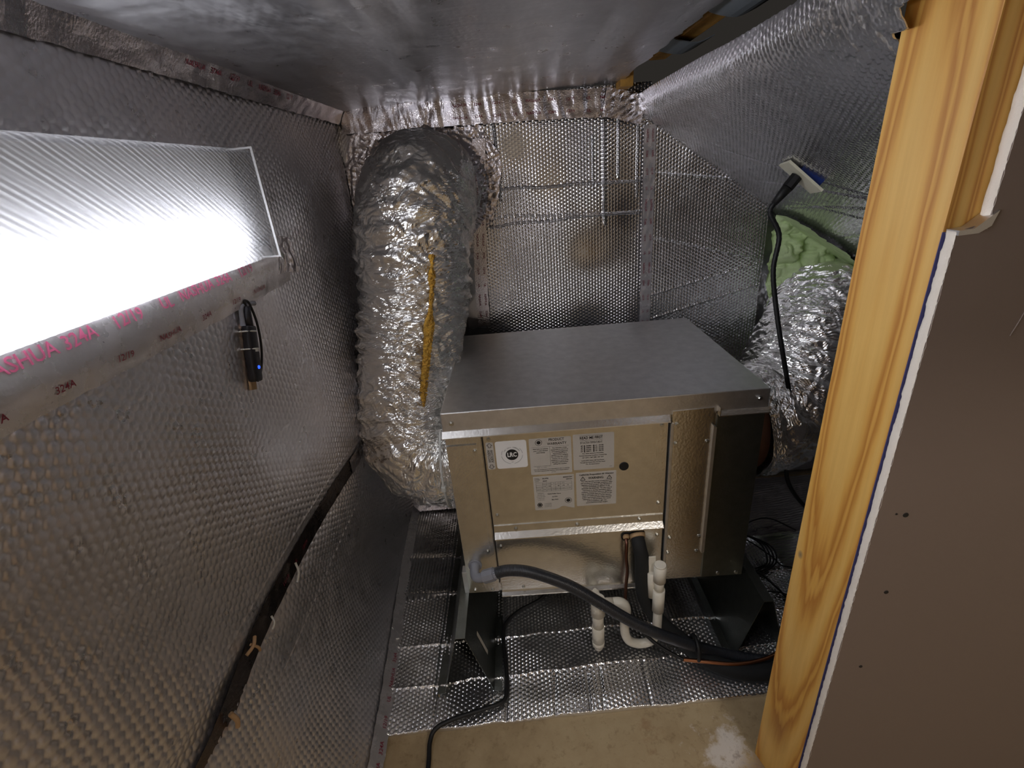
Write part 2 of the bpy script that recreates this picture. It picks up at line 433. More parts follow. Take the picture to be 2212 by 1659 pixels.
# ================================================================== THE SETTING
def struct(o): o['kind'] = 'structure'; return o

struct(MB().box(-0.55, 3.2, -3.2, 0.95, FLOOR-0.1, FLOOR).build('floor', M['concrete']))

# left wall: bubble foil, vertical, puffed out in places, its foot pushed out towards the front
def left_x(y, z):
    base = WL + 0.010*fbm(y*3.0, z*3.0, 0, 3, 3)
    foot = np.clip((-0.50-z)/0.275, 0, 1)**1.3*np.clip((0.68-y)/0.98, 0, 1.1)*0.078
    puff = 0.026*np.exp(-((y-0.36)/0.14)**2-((z+0.10)/0.13)**2) + 0.018*np.exp(-((y-0.10)/0.18)**2-((z+0.04)/0.16)**2) + 0.016*np.exp(-((y-0.42)/0.10)**2-((z-0.12)/0.12)**2)
    puff = puff+0.014*np.exp(-((y-0.28)/0.1)**2-((z-0.47)/0.16)**2) + 0.012*np.exp(-((y+0.15)/0.3)**2-((z+0.45)/0.16)**2)
    dent = 0.02*np.exp(-((z+0.225)/0.035)**2)
    return base+foot+puff-dent*0.6

def left_wall_mesh():
    ys = np.concatenate([np.linspace(-1.9, -0.75, 40, endpoint=False), np.linspace(-0.75, 0.70, 640)])
    zs = np.linspace(FLOOR-0.02, 0.74, 640)
    Y, Z = np.meshgrid(ys, zs, indexing='ij')
    X = left_x(Y, Z)
    near = np.clip((Y+0.80)/0.1, 0, 1)
    amp = 0.0022*(0.75+0.5*vnoise(Y*7, Z*7, 0, 9))
    X = X + near*amp*hexdome(Z+0.004*vnoise(Y*30, Z*30, 0, 5)*0.25, Y, 0.0152)
    for zc, a in ((-0.165, 0.0022), (-0.335, 0.0022), (0.05, 0.001)):
        zz = zc+0.012*vnoise(Y*4, Y*0, 0, 21); X = X + near*a*np.exp(-((Z-zz)/0.0018)**2)
    return gridmesh('wall_left', np.stack([X, Y, Z], -1))
wall_left = struct(put('wall_left', left_wall_mesh(), M['foil_left']))

# back wall: glossy bubble foil
def back_y(x, z): return WB + 0.008*fbm(x*4, z*4, 0, 3, 31)
def back_wall_mesh():
    xs = np.concatenate([np.linspace(-0.36, 0.08, 60, endpoint=False), np.linspace(0.08, 0.645, 330)])
    zs = np.concatenate([np.linspace(FLOOR-0.02, -0.10, 60, endpoint=False), np.linspace(-0.10, 0.700, 460)])
    X, Z = np.meshgrid(xs, zs, indexing='ij')
    Y = back_y(X, Z)
    fine = np.clip((X-0.08)/0.02, 0, 1)*np.clip((Z+0.1)/0.02, 0, 1)
    amp = 0.0019*(0.8+0.8*vnoise(X*9, Z*9, 0, 41))
    Y = Y - fine*amp*hexdome(Z, X, 0.0115)
    # folds of the sheet: sharp creases across and upright
    for zc, sl, a in ((0.435, -0.02, 0.004), (0.335, 0.02, 0.004), (0.345, -0.05, 0.002)):
        Y = Y - a*np.exp(-((Z-zc-sl*(X-0.4)-0.004*vnoise(X*20, Z*0, 0, 2))/0.0025)**2)
    for xc, z0, z1, a in ((0.165, 0.40, 0.66, 0.005), (0.465, 0.42, 0.57, 0.006), (0.50, 0.30, 0.66, 0.005), (0.545, 0.44, 0.66, 0.006), (0.605, 0.38, 0.62, 0.006)):
        Y = Y - a*np.exp(-((X-xc-0.003*vnoise(Z*25, Z*0, 0, 3))/0.0025)**2)*np.clip((Z-z0)/0.02, 0, 1)*np.clip((z1-Z)/0.02, 0, 1)
    return gridmesh('wall_back', np.stack([X, Y, Z], -1))
wall_back = struct(put('wall_back', back_wall_mesh(), M['foil_back']))
# right-hand sheet of the back wall, standing a little proud, with a cut edge
def right_sheet():
    xs = np.linspace(0.635, 1.034, 300); zs = np.linspace(FLOOR, 0.64, 500)
    X, Z = np.meshgrid(xs, zs, indexing='ij')
    top = 0.62-(X-0.612)*0.718
    Zr = FLOOR+(Z-FLOOR)/(0.64-FLOOR)*(top-FLOOR)
    Xr = X+0.012*np.clip(-Zr/0.4, 0, 1)
    Y = WB-0.012+0.007*fbm(Xr*5, Zr*5, 0, 3, 61)-0.0016*hexdome(Zr, Xr, 0.0115)*np.clip((Zr+0.3)/0.05, 0, 1)
    for zc, sl in ((0.20, -0.28), (0.10, 0.22), (0.02, 0.25), (0.42, -0.15)):
        Y = Y-0.003*np.exp(-((Zr-zc-sl*(Xr-0.85))/0.0022)**2)
    return gridmesh('foil_sheet', np.stack([Xr, Y, Zr], -1))
put('foil_sheet', right_sheet(), M['foil_slope'], wall_back)
# the rest of that wall behind the foam
MB().box(1.0, 2.9, WB+0.03, WB+0.06, FLOOR, 0.8).build('backing_panel', M['foil_slope'], wall_back)

# ceiling: foil, sagging in long waves along its depth
def ceiling_mesh():
    xs = np.linspace(-0.33, 0.60, 300); ys = np.linspace(-1.9, 0.70, 420)
    X, Y = np.meshgrid(xs, ys, indexing='ij')
    e = np.clip((Y+0.2)/0.6, 0, 1)
    X = np.where(X > 0.5, 0.5+(X-0.5)*(0.52+0.07*vnoise(Y*6, Y*0, 0, 77)+0.05*vnoise(Y*40, Y*0, 0, 78)), X)
    Z = CEIL + 0.010*fbm(X*9, Y*1.0, 0, 3, 71)+0.004*fbm(X*22, Y*2.2, 0, 2, 72)
    Z = Z + 0.02*np.clip((X-0.42)/0.15, 0, 1)**2*np.clip((0.62-Y)/0.2, 0, 1)*0.4
    Z = Z - 0.0005*hexdome(X, Y, 0.0115)
    Z = Z - 0.006*np.exp(-((X+0.1)/0.08)**2-((Y+0.22)/0.06)**2)*(0.3+0.3*hexdome(X, Y, 0.016))
    return gridmesh('ceiling', np.stack([X, Y, Z], -1))
ceiling = struct(put('ceiling', ceiling_mesh(), M['foil_ceiling']))

# right: a short upright band of foil, a fold, then the sloping roof side down to the floor
def slope_mesh():
    ys = np.linspace(-0.368, 0.70, 418)
    prof = [(0.603, 0.672), (0.603, 0.655), (0.604, 0.635), (0.620, 0.612), (1.015, 0.334), (1.26, 0.158), (1.75, -0.194), (2.6, -0.80)]
    seg = np.array(prof); d = np.concatenate([[0], np.cumsum(np.linalg.norm(np.diff(seg, axis=0), axis=1))])
    t = np.concatenate([np.linspace(0, 1.1, 340, endpoint=False), np.linspace(1.1, d[-1], 20)])
    px = np.interp(t, d, seg[:, 0]); pz = np.interp(t, d, seg[:, 1])
    k = np.ones(9)/9
    px[4:300] = np.convolve(px, k, 'same')[4:300]; pz[4:300] = np.convolve(pz, k, 'same')[4:300]
    T, Y = np.meshgrid(t, ys, indexing='ij')
    X = px[:, None]+0*Y; Z = pz[:, None]+0*Y
    X = X + 0.022*np.clip((0.0-Y)/0.4, 0, 1)**1.5*np.clip(1-T/0.4, 0, 1)*np.clip(T/0.05, 0.15, 1)
    Y = np.where(X > 0.650, np.maximum(Y, -0.315), np.where(X > 0.632, np.maximum(Y, -0.343), Y))
    n = 0.010*fbm(T*4, Y*3, 0, 2, 91)+0.0016*hexdome(T, Y, 0.0115)*np.clip((1.05-T)/0.1, 0, 1)
    # puckers: sag under the near end, creases fanning from the outlet
    for (t0, y0, ang, a, ln) in [(0.46, 0.19, 0.15, 0.004, 0.3), (0.52, 0.15, -0.1, 0.004, 0.3), (0.60, 0.10, 0.2, 0.004, 0.3), (0.40, 0.2, 0.5, 0.003, 0.25), (0.66, 0.3, -0.35, 0.005, 0.4), (0.70, 0.33, 0.1, 0.004, 0.3)]:
        c, s_ = math.cos(ang), math.sin(ang)
        a1 = (T-t0)*s_-(Y-y0)*c; a2 = (T-t0)*c+(Y-y0)*s_
        n = n - a*np.exp(-(a2/0.004)**2)*np.exp(-(a1/ln)**2)
    nx, nz = -0.58, -0.81
    X = X+n*nx; Z = Z+n*nz
    t_end = np.clip((-0.16-Y)/0.1, 0, 1)*np.clip((0.16-T)/0.08, 0, 1)
    Z = Z+0.020*t_end*folds(T, Y, 26, 6, 1, 44)
    return gridmesh('wall_right', np.stack([X, Y, Z], -1))
wall_right = struct(put('wall_right', slope_mesh(), M['foil_slope']))

# front partition on the right: painted board with a stepped cut edge
def partition():
    w = MB()
    y0, y1 = -0.431, -0.4165
    w.prism([(0.690, FLOOR), (2.9, FLOOR), (2.9, 1.7), (0.722, 1.7), (0.722, 0.40), (0.690, 0.392)], 1, y0, y0+0.0008)
    return w.build('wall_front', M['taupe'])
wall_front = struct(partition())
def gypsum_edge():
    """ragged cut edge of the board, lower run, step, upper run"""
    zs = np.concatenate([np.linspace(FLOOR, 0.388, 300), np.full(8, 0.392), np.linspace(0.397, 1.7, 300)])
    step = np.concatenate([np.full(300, 0.688), np.linspace(0.688, 0.720, 8), np.full(300, 0.720)])
    depth = np.linspace(0, 1, 7)
    Zg, Dg = np.meshgrid(zs, depth, indexing='ij'); Xg = step[:, None]+0*Dg
    rag = 0.0016*fbm(Zg*90, Dg*2, 0, 3, 12)+0.001*np.abs(vnoise(Zg*220, Dg*3, 0, 5))
    P = np.stack([Xg+rag+0.002*(2*Dg-1)**4, -0.4312+Dg*0.0145, Zg], -1)
    back = np.stack([Xg[:, :1]+0.05, 0*Zg[:, :1]-0.4166, Zg[:, :1]], -1)
    return gridmesh('gypsum_edge', np.concatenate([P, back], 1))
put('gypsum_edge', gypsum_edge(), M['gypsum'], wall_front)
MB().prism([(0.6868, FLOOR), (0.70, FLOOR), (0.70, 0.390), (0.6868, 0.390)], 1, -0.4166, -0.4156).build('board_paper', M['paper_blue'], wall_front)
mp_ = MB(); mp_.prism([(0.690, 0.388), (0.712, 0.389), (0.724, 0.396), (0.728, 0.412), (0.718, 0.404), (0.706, 0.3945), (0.690, 0.3935)], 1, -0.434, -0.4165); mp_.build('torn_corner', M['galv_top'], wall_front)
for (x, z, r_) in [(0.731, -0.005, 0.0042), (0.738, -0.157, 0.0036), (0.7345, -0.33, 0.003), (0.717, -0.002, 0.0016)]:
    MB().cyl((x, -0.4306, z), (x, -0.4318, z), r_, r_*0.9, 14).build('nail_hole', M['black_print'], wall_front)

tube('scuff_mark', [(0.80, -0.4314, 0.33), (0.797, -0.4314, 0.29), (0.79, -0.4314, 0.262)], 0.0007, plain('scuff', (142, 128, 118), 0.7), wall_front, 16, 6)
# room behind the photographer (seen only in reflections)
struct(MB().box(-0.55, 3.2, -3.25, -3.2, FLOOR, 1.7).build('wall_rear', M['beige']))
struct(MB().box(2.9, 3.2, -3.2, 0.95, FLOOR, 1.7).build('wall_outer', M['beige']))
struct(MB().box(-0.55, -0.35, -3.2, -1.9, FLOOR, 1.7).build('wall_side', M['beige']))
struct(MB().box(-0.55, 3.2, -3.2, -1.1, 1.65, 1.7).build('ceiling_outer', M['beige']))
struct(MB().box(-0.55, 2.9, -1.16, -1.1, 0.72, 1.66).build('wall_header', M['beige']))
# roof deck over the foil
struct(MB().box(-0.55, 3.2, -1.16, 0.95, 0.93, 0.97).build('roof_deck', M['dark_wood']))

# ================================================================== ROOF TIMBERS SEEN THROUGH THE GAP
j = MB().box(0.606, 0.652, -1.0, 0.575, 0.735, 0.80, 0.003).build('roof_joist', M['joist'])
tag(j, 'long yellow pine roof joist showing through the gap beside the foil ceiling', 'timber')
b = MB().box(0.535, 0.572, 0.60, 0.665, 0.683, 0.722, 0.002).build('wood_block', M['joist'])
tag(b, 'short yellow wood block at the far end of the ceiling gap, above the back wall', 'timber')
for (y0, y1, lab) in [(0.30, 0.42, 'grey metal strap across the ceiling gap, farther from the camera'), (0.0, 0.10, 'grey metal strap across the ceiling gap, nearer the camera')]:
    s_ = MB(); P = spline([(0.575, (y0+y1)/2-0.02, 0.730), (0.60, (y0+y1)/2, 0.726), (0.65, (y0+y1)/2+0.02, 0.722), (0.69, (y0+y1)/2+0.03, 0.735)], 10)
    for a in range(9):
        p, q = P[a], P[a+1]; h = (y1-y0)/2
        s_.add([(p[0], p[1]-h, p[2]), (q[0], q[1]-h, q[2]), (q[0], q[1]+h, q[2]), (p[0], p[1]+h, p[2]), (p[0], p[1]-h, p[2]+.002), (q[0], q[1]-h, q[2]+.002), (q[0], q[1]+h, q[2]+.002), (p[0], p[1]+h, p[2]+.002)],
               [(0, 1, 2, 3), (4, 7, 6, 5), (0, 4, 5, 1), (2, 6, 7, 3), (1, 5, 6, 2), (3, 7, 4, 0)])
    tag(s_.build('metal_strap', M['strap']), lab, 'strap')

# wood stud at the opening
st = thing('wood_stud', 'yellow pine stud standing upright at the cut edge of the taupe wallboard', 'stud', (0.68, -0.366, FLOOR))
MB().prism([(0.6600, -0.320), (0.6612, -0.318), (0.740, -0.310), (0.760, -0.4155), (0.6875, -0.4155), (0.6865, -0.4142)], 2, FLOOR, 1.02).build('board', M['stud'], st)

# ================================================================== FLOOR MAT
def mat_front(x): return -0.236+0.040*(x+0.24)/0.98+0.003*vnoise(x*18, x*0, 0, 3)
def mat_z(X, Y):
    Z = FLOOR+0.0075+0.004*fbm(X*8, Y*8, 0, 3, 101)
    c1 = -0.118+0.045*(X+0.2)/0.8; c2 = 0.006+0.02*(X+0.2)/0.5
    puff = 0
    for c in (c1, c2, 0.20+0*X, 0.36+0*X):
        cc = c+0.004*vnoise(X*16, X*0, 0, 8)
        Z = Z+0.0042*np.exp(-((Y-cc)/0.003)**2)*(0.75+0.5*vnoise(X*9, X*0, 0, 18))+0.003*np.exp(-((Y-cc)/0.02)**2)
    for xc, y1 in ((0.212, -0.09), (0.30, -0.10), (0.335, -0.09), (0.455, -0.07), (0.085, -0.1), (-0.10, 0.5)):
        Z = Z-0.003*np.exp(-((X-xc-0.06*(Y+0.2))/0.003)**2)*np.clip((y1-Y)/0.02, 0, 1)
    Z = Z+0.006*np.exp(-((Y-mat_front(X)-0.035)/0.03)**2)*(0.6+0.8*vnoise(X*12, Y*3, 0, 55))
    return Z
def mat_mesh():
    xs = np.concatenate([np.linspace(-0.36, 1.0, 620, endpoint=False), np.linspace(1.0, 1.9, 60)])
    v = np.concatenate([[0.0], np.linspace(0.0, 0.45, 240), np.linspace(0.46, 1.0, 110)])
    Xg, V = np.meshgrid(xs, v, indexing='ij')
    yf = mat_front(Xg); Y = yf+V*(0.69-yf)
    Z = mat_z(Xg, Y)+0.0026*(0.8+0.5*vnoise(Xg*14, Y*14, 0, 66))*hexdome(Y+0.003*vnoise(Xg*25, Y*25, 0, 67), Xg, 0.0118, 0.2, 0.5)
    for cx_ in (-0.0135, 0.7775): Z = Z-0.005*np.clip((0.098-np.abs(Xg-cx_))/0.006, 0, 1)*np.clip((Y+0.15)/0.01, 0, 1)*(np.abs(np.abs(Xg-cx_)-0.078) < 0.02)
    Z[:, 0] = FLOOR+0.0008
    # edge rounds down
    Z = np.where(V < 0.006, np.minimum(Z, FLOOR+0.002+0.012*np.sqrt(np.clip(V/0.006, 0, 1))), Z)
    return gridmesh('foil_mat', np.stack([Xg, Y, Z], -1))
fm = put('foil_mat', mat_mesh(), M['foil_mat'])
tag(fm, 'silver bubble foil sheet lying creased on the concrete under the metal unit', 'foil sheet')

# ================================================================== TAPES (parts of the walls they are stuck to)
def ribbon(name, parent, path, across, width, mat, amp=0.0025, freq=28, seed=0, n=None, prof=None, smooth=False, lift=0.003, aniso=1.0):
    """path: points; across: unit vector(s) over the width; returns surface function for prints"""
    C = spline(path, 200); L = np.concatenate([[0], np.cumsum(np.linalg.norm(np.diff(C, axis=0), axis=1))])
    A = np.array(across, float)
    if A.ndim == 1: A = np.tile(A, (len(C), 1))
    else: A = np.stack([np.interp(L/L[-1], np.linspace(0, 1, len(A)), A[:, k]) for k in range(3)], 1)
    T = np.gradient(C, axis=0); Nn = np.cross(T, A); Nn /= np.linalg.norm(Nn, axis=1)[:, None]
    def ev(s, t, off=0.0):
        s = np.clip(np.asarray(s, float), 0, L[-1])
        c = np.stack([np.interp(s, L, C[:, k]) for k in range(3)], -1); a = np.stack([np.interp(s, L, A[:, k]) for k in range(3)], -1); nn = np.stack([np.interp(s, L, Nn[:, k]) for k in range(3)], -1)
        h = lift+amp*folds(s*aniso, t, freq, 6, 1, seed)+(prof(t/width) if prof is not None else 0)+off
        tt = t+0.0012*vnoise(s*60, s*0, 0, seed)*np.sign(t)
        return c+a*np.asarray(tt)[..., None]+nn*np.asarray(h)[..., None]
    ns = n or int(L[-1]/0.004)+2; nt_ = max(8, int(width/0.004))
    s, t = np.meshgrid(np.linspace(0, L[-1], ns), np.linspace(-width/2, width/2, nt_), indexing='ij')
    o = put(name, gridmesh(name, ev(s, t), None, smooth), mat, parent)
    return o, ev, L[-1]
def tape_print(parent, ev, s0, s1, step, rows, size, mat, flip=False, words=('NASHUA', '324A', '12/19', 'UL')):
    p = Print(); k = 0; s = s0
    while s < s1:
        for r in rows:
            p.text(words[k % len(words)], size, None, s, r, bold=0.01)
        k += 1; s += step
    def fn(u, v):
        return ev(u if not flip else (s0+s1)-u, v if not flip else -v, 0.0012)
    return p.build('tape_print', mat, fn, parent)

# back wall, along the ceiling
t_, ev, L_ = ribbon('foil_tape', wall_back, [(-0.29, 0.668, 0.672), (0.0, 0.664, 0.668), (0.3, 0.664, 0.662), (0.57, 0.664, 0.650)], (0, 0, 1), 0.075, M['foil_tape'], 0.010, 26, 3)
tape_print(t_, ev, 0.36, 0.84, 0.055, (-0.018, 0.014), 0.011, M['red_print'])
# crumpled apron around the duct where it meets the wall
def apron():
    th = np.linspace(0, 2*math.pi, 260); rr = np.linspace(0.0, 1.0, 40)
    TH, R = np.meshgrid(th, rr, indexing='ij')
    out = 0.205+0.02*vnoise(np.cos(TH)*3, np.sin(TH)*3, 0, 8)+0.05*np.clip(-np.cos(TH), 0, 1)+0.05*np.clip(np.sin(TH), 0, 1)
    R = 0.15+R*(out-0.15)
    X = np.clip(-0.055+R*np.cos(TH)*1.05, WL+0.004, 0.2); Z = np.minimum(0.455+R*np.sin(TH), CEIL-0.012)
    Y = WB-0.012-0.03*np.clip(1-(R-0.15)/0.06, 0, 1)**2-0.012*folds(TH*0.2, R, 30, 7, 1, 5)-0.008*folds(TH*0.2, R, 60, 5, 1, 6)
    return gridmesh('duct_sealing_tape', np.stack([X, Y, Z], -1), None, False)
put('duct_sealing_tape', apron(), M['foil_tape'], wall_back)
# sheet join at the right and at the left of the middle sheet
t_, ev, L_ = ribbon('foil_tape', wall_back, [(0.639, 0.664, 0.585), (0.640, 0.662, 0.35), (0.639, 0.662, 0.1), (0.640, 0.662, -0.3)], (1, 0, 0), 0.036, M['foil_tape_soft'], 0.007, 34, 8, aniso=0.6)
tape_print(t_, ev, 0.03, 0.80, 0.05, (-0.008, 0.009), 0.009, M['red_print'])
t_, ev, L_ = ribbon('foil_tape', wall_back, [(0.118, 0.666, 0.59), (0.10, 0.666, 0.40), (0.082, 0.666, 0.2), (0.072, 0.666, 0.0)], (1, 0, 0), 0.042, M['foil_tape'], 0.0022, 16, 9, aniso=0.5)
tape_print(t_, ev, 0.10, 0.58, 0.05, (-0.009, 0.011), 0.010, M['red_print'])
t_, ev, L_ = ribbon('foil_tape', wall_back, [(-0.33, 0.655, -0.745), (-0.1, 0.655, -0.752), (0.02, 0.655, -0.752)], (0, 0.6, 0.8), 0.06, M['foil_tape'], 0.006, 26, 12)
# crumpled patch at the right top corner, under the wood block
t_, ev, L_ = ribbon('foil_tape', wall_back, [(0.50, 0.660, 0.655), (0.56, 0.655, 0.64), (0.615, 0.652, 0.625)], (0.2, 0, 1), 0.075, M['foil_tape'], 0.010, 34, 14)

# left wall: ceiling edge, ledge under the light, horizontal seam, floor edge
t_, ev, L_ = ribbon('foil_tape', wall_left, [(-0.288, -0.62, 0.690), (-0.290, -0.1, 0.688), (-0.290, 0.3, 0.686), (-0.285, 0.66, 0.684)], (0.5, 0, 0.86), 0.05, M['foil_tape'], 0.009, 22, 21, aniso=0.8)
tape_print(t_, ev, 0.55, 0.95, 0.06, (0.004,), 0.014, M['red_print'])
ledge = lambda q: 0.009*np.clip(1-(2*np.abs(q-0.02))**2, 0, 1)
t_, ev, L_ = ribbon('foil_tape', wall_left, [(-0.302, -1.2, 0.348), (-0.302, -0.5, 0.349), (-0.304, -0.1, 0.352), (-0.305, 0.09, 0.356)], (0, 0, 1), 0.088, M['foil_tape_soft'], 0.007, 11, 23, prof=ledge, smooth=True, aniso=0.5)
tape_print(t_, ev, 0.58, 1.17, 0.075, (0.016,), 0.022, M['pink_print'], words=('UL', 'NASHUA', '324A', '12/19'))
tape_print(t_, ev, 0.60, 1.15, 0.09, (-0.026,), 0.012, M['red_print'], words=('NASHUA', '324A', '12/19'))
# torn end of that tape beyond the light
t_, ev, L_ = ribbon('foil_tape', wall_left, [(-0.298, 0.03, 0.375), (-0.296, 0.08, 0.370), (-0.298, 0.13, 0.36)], (0, 0, 1), 0.075, M['foil_tape'], 0.014, 30, 25)
seam_pts = [(left_x(np.array(y), np.array(-0.225)).item()+0.006, y, z) for y, z in ((-0.75, -0.262), (-0.56, -0.262), (-0.37, -0.222), (-0.15, -0.215), (0.05, -0.222), (0.22, -0.228))]
t_, ev, L_ = ribbon('seam_tape', wall_left, seam_pts, (0, 0, 1), 0.046, M['foil_tape_dark'], 0.005, 14, 31, aniso=0.7)
tape_print(t_, ev, 0.5, 0.62, 0.05, (-0.004,), 0.012, M['red_print'], words=('12/19', 'UL'))
seam2 = [(left_x(np.array(y), np.array(-0.23)).item()+0.008, y, z) for y, z in ((0.16, -0.228), (0.25, -0.225), (0.36, -0.22), (0.5, -0.21))]
t_, ev, L_ = ribbon('foil_tape', wall_left, seam2, (0, 0, 1), 0.045, M['foil_tape'], 0.008, 22, 33)
for (y0, z0, dy, dz, w_, mt_) in [(-0.50, -0.245, 0.0, -0.032, 0.008, 'pink_tab'), (-0.41, -0.205, 0.012, -0.03, 0.005, 'pink_tab'), (-0.425, -0.212, 0.03, 0.008, 0.006, 'pink_tab'), (-0.215, -0.212, -0.018, -0.035, 0.005, 'ziptie'), (-0.335, -0.225, -0.012, -0.02, 0.004, 'ziptie')]:
    x0 = left_x(np.array(y0), np.array(z0)).item()+0.014
    tube('paper_tab', [(x0, y0, z0), (x0+0.006, y0+dy*0.5, z0+dz*0.5), (x0+0.002, y0+dy, z0+dz)], w_/2, M[mt_], wall_left, 8, 6)
foot = [(left_x(np.array(y), np.array(FLOOR+0.012)).item()+0.012, y, FLOOR+0.016) for y in (-0.55, -0.3, -0.15, 0.0, 0.3, 0.66)]
t_, ev, L_ = ribbon('foil_tape', wall_left, foot, (-0.75, 0, 0.66), 0.040, M['foil_tape_soft'], 0.005, 16, 35, aniso=0.8, lift=0.004)
tape_print(t_, ev, 0.22, 0.55, 0.06, (-0.006,), 0.014, M['red_print'])

# ================================================================== LIGHT FIXTURE
lf = thing('wall_light', 'long white strip light with ribbed lens glowing on the left foil wall', 'light', (-0.28, -0.6, 0.475))
MB().box(-0.309, -0.300, -1.30, -0.022, 0.384, 0.566, 0.002).build('housing', M['fixture_white'], lf)
def lens_mesh():
    th = np.sign(np.linspace(-1, 1, 160))*(1-(1-np.abs(np.linspace(-1, 1, 160)))**1.6)
    prof = [(-0.303+0.045*(1-abs(t)**30)**(1/3.0), 0.475+0.095*t) for t in th]
    px = np.array([p[0] for p in prof]); pz = np.array([p[1] for p in prof])
    ys = np.linspace(-1.30, -0.020, 700)
    Y, PX = np.meshgrid(ys, px, indexing='ij'); PZ = np.tile(pz, (len(ys), 1))
    rib = 0.0006*np.sin((Y*0.7+PZ)*2*math.pi/0.008)
    P = np.stack([PX+rib*(PX > -0.27), Y, PZ], -1)
    end = P[-1:].copy(); end[..., 0] = -0.303
    return gridmesh('lens', np.concatenate([P, end], 0))
put('lens', lens_mesh(), M['acrylic'], lf)
rim = MB(); rim.box(-0.302, -0.2545, -0.0225, -0.0195, 0.3785, 0.3815); rim.box(-0.302, -0.2545, -0.0225, -0.0195, 0.5685, 0.5715); rim.box(-0.2585, -0.2545, -0.0225, -0.0195, 0.3815, 0.5685); rim.build('lens_rim', M['fixture_white'], lf)
def lamp_mesh():
    a = np.linspace(0, 2*math.pi, 48, endpoint=False); ys = np.linspace(-1.25, -0.115, 60)
    sc = np.sqrt(np.clip(1-np.clip((ys+0.155)/0.041, 0, 1)**2, 0.0001, 1))
    Y = np.tile(ys[:, None], (1, 48))
    X = -0.3005+0.0022*np.sign(np.cos(a))*np.abs(np.cos(a))**0.5*sc[:, None]
    Z = 0.424+0.037*np.sign(np.sin(a))*np.abs(np.sin(a))**0.6*sc[:, None]
    return gridmesh('lamp', np.stack([X+0*Y, Y, Z+0*Y], -1), None, True, True, True)
put('lamp', lamp_mesh(), M['led_tube'], lf)

# ================================================================== AIR HANDLER
UW, UD, UH = 0.75, 0.5624, 0.5637
un = thing('air_handler', 'galvanised steel air handler box with warning labels, standing on two metal rails', 'air handler', (UW/2, UD/2, -UH))
MB().box(0.003, 0.747, 0.004, UD-0.002, -UH, -0.004, 0.001).build('cabinet', M['galv'], un)
MB().box(-0.001, 0.751, -0.002, UD+0.001, -0.050, 0.0, 0.0025).build('lid', M['galv_top'], un)
MB().prism([(-0.0015, -0.0485), (-0.014, -0.0605), (-0.0145, -0.0625), (-0.012, -0.062), (0.003, -0.050)], 0, -0.003, 0.526).build('lid_lip', M['galv'], un)
MB().prism([(-0.0015, -0.0465), (-0.012, -0.0565), (-0.0122, -0.0585), (-0.010, -0.058), (0.003, -0.048)], 0, 0.638, 0.752).build('lid_lip', M['galv'], un)
MB().box(0.6365, 0.639, -0.013, 0.0, -0.058, -0.036, 0.0004).build('lid_tab', M['galv'], un)
MB().box(0.091, 0.5245, -0.0005, 0.003, -0.334, -0.055, 0.0008).build('front_panel', M['galv'], un)
MB().box(0.091, 0.5245, -0.0005, 0.003, -0.572, -0.368, 0.0008).build('lower_panel', M['galv'], un)
MB().prism([(-0.0005, -0.566), (-0.010, -0.570), (-0.010, -0.574), (0.003, -0.575)], 0, 0.091, 0.5245).build('bottom_lip', M['galv'], un)
MB().box(0.001, 0.0845, 0.0, 0.003, -0.562, -0.055, 0.0008).build('side_panel', M['galv'], un)
MB().prism([(0.0, -0.086), (-0.004, -0.0885), (-0.004, -0.0905), (0.0, -0.091)], 0, 0.002, 0.073).build('panel_hem', M['galv'], un)
MB().box(0.0725, 0.0745, -0.001, 0.001, -0.43, -0.09, 0.0003).build('panel_hem', M['galv'], un)
MB().prism([(-0.0005, -0.333), (-0.0035, -0.3335), (-0.0035, -0.354), (-0.0165, -0.3665), (-0.0165, -0.3695), (-0.013, -0.3690), (-0.0005, -0.357)], 0, 0.091, 0.5225).build('angle_bracket', M['galv'], un)
MB().box(0.0865, 0.0892, -0.0002, 0.003, -0.530, -0.064, 0.0).build('panel_gap', M['black'], un)
MB().box(0.5262, 0.5288, -0.0002, 0.003, -0.490, -0.060, 0.0).build('panel_gap', M['black'], un)
MB().box(0.5288, 0.5355, -0.007, 0.001, -0.52, -0.070, 0.0006).build('panel_flange', M['galv_top'], un)
MB().prism([(0.532, -0.040), (0.626, -0.038), (0.626, -0.478), (0.621, -0.484), (0.532, -0.486)], 1, -0.004, 0.002).build('access_panel', M['galv'], un)
MB().prism([(0.626, -0.082), (0.6335, -0.086), (0.6335, -0.462), (0.626, -0.464)], 1, -0.0115, -0.001).build('panel_flange', M['galv_top'], un)
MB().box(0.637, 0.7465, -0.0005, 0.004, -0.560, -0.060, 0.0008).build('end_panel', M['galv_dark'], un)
scr = None
SC = [(.022, -.028, -.003), (.728, -.023, -.003), (.068, -.108, 0), (.067, -.418, 0), (.103, -.078, 0), (.103, -.302, 0), (.103, -.404, 0), (.147, -.346, -.0035), (.305, -.347, -.0035), (.51, -.075, 0), (.51, -.299, 0),
      (.463, -.344, -.0035), (.511, -.402, 0), (.543, -.074, -.004), (.543, -.126, -.004), (.617, -.126, -.004), (.619, -.412, -.004), (.543, -.412, -.004), (.540, -.462, -.004), (.616, -.462, -.004), (.681, -.549, 0), (.73, -.55, 0),
      (.04, -.507, 0), (.019, -.551, 0), (.067, -.554, 0), (.152, -.551, 0)]
for (x, z, y) in SC:
    if scr is None:
        sb = MB(); sb.cyl((0, 0, 0), (0, -0.0012, 0), 0.0058, 0.0056, 14); sb.cyl((0, -0.0012, 0), (0, -0.0048, 0), 0.0040, 0.0036, 6, smooth=False)
        scr = sb.build('screw', M['screw'], un); scr.location = Vector((x, y, z))-un.location
    else:
        c = scr.copy(); COL.objects.link(c); c.parent = un; c.location = Vector((x, y, z))-un.location
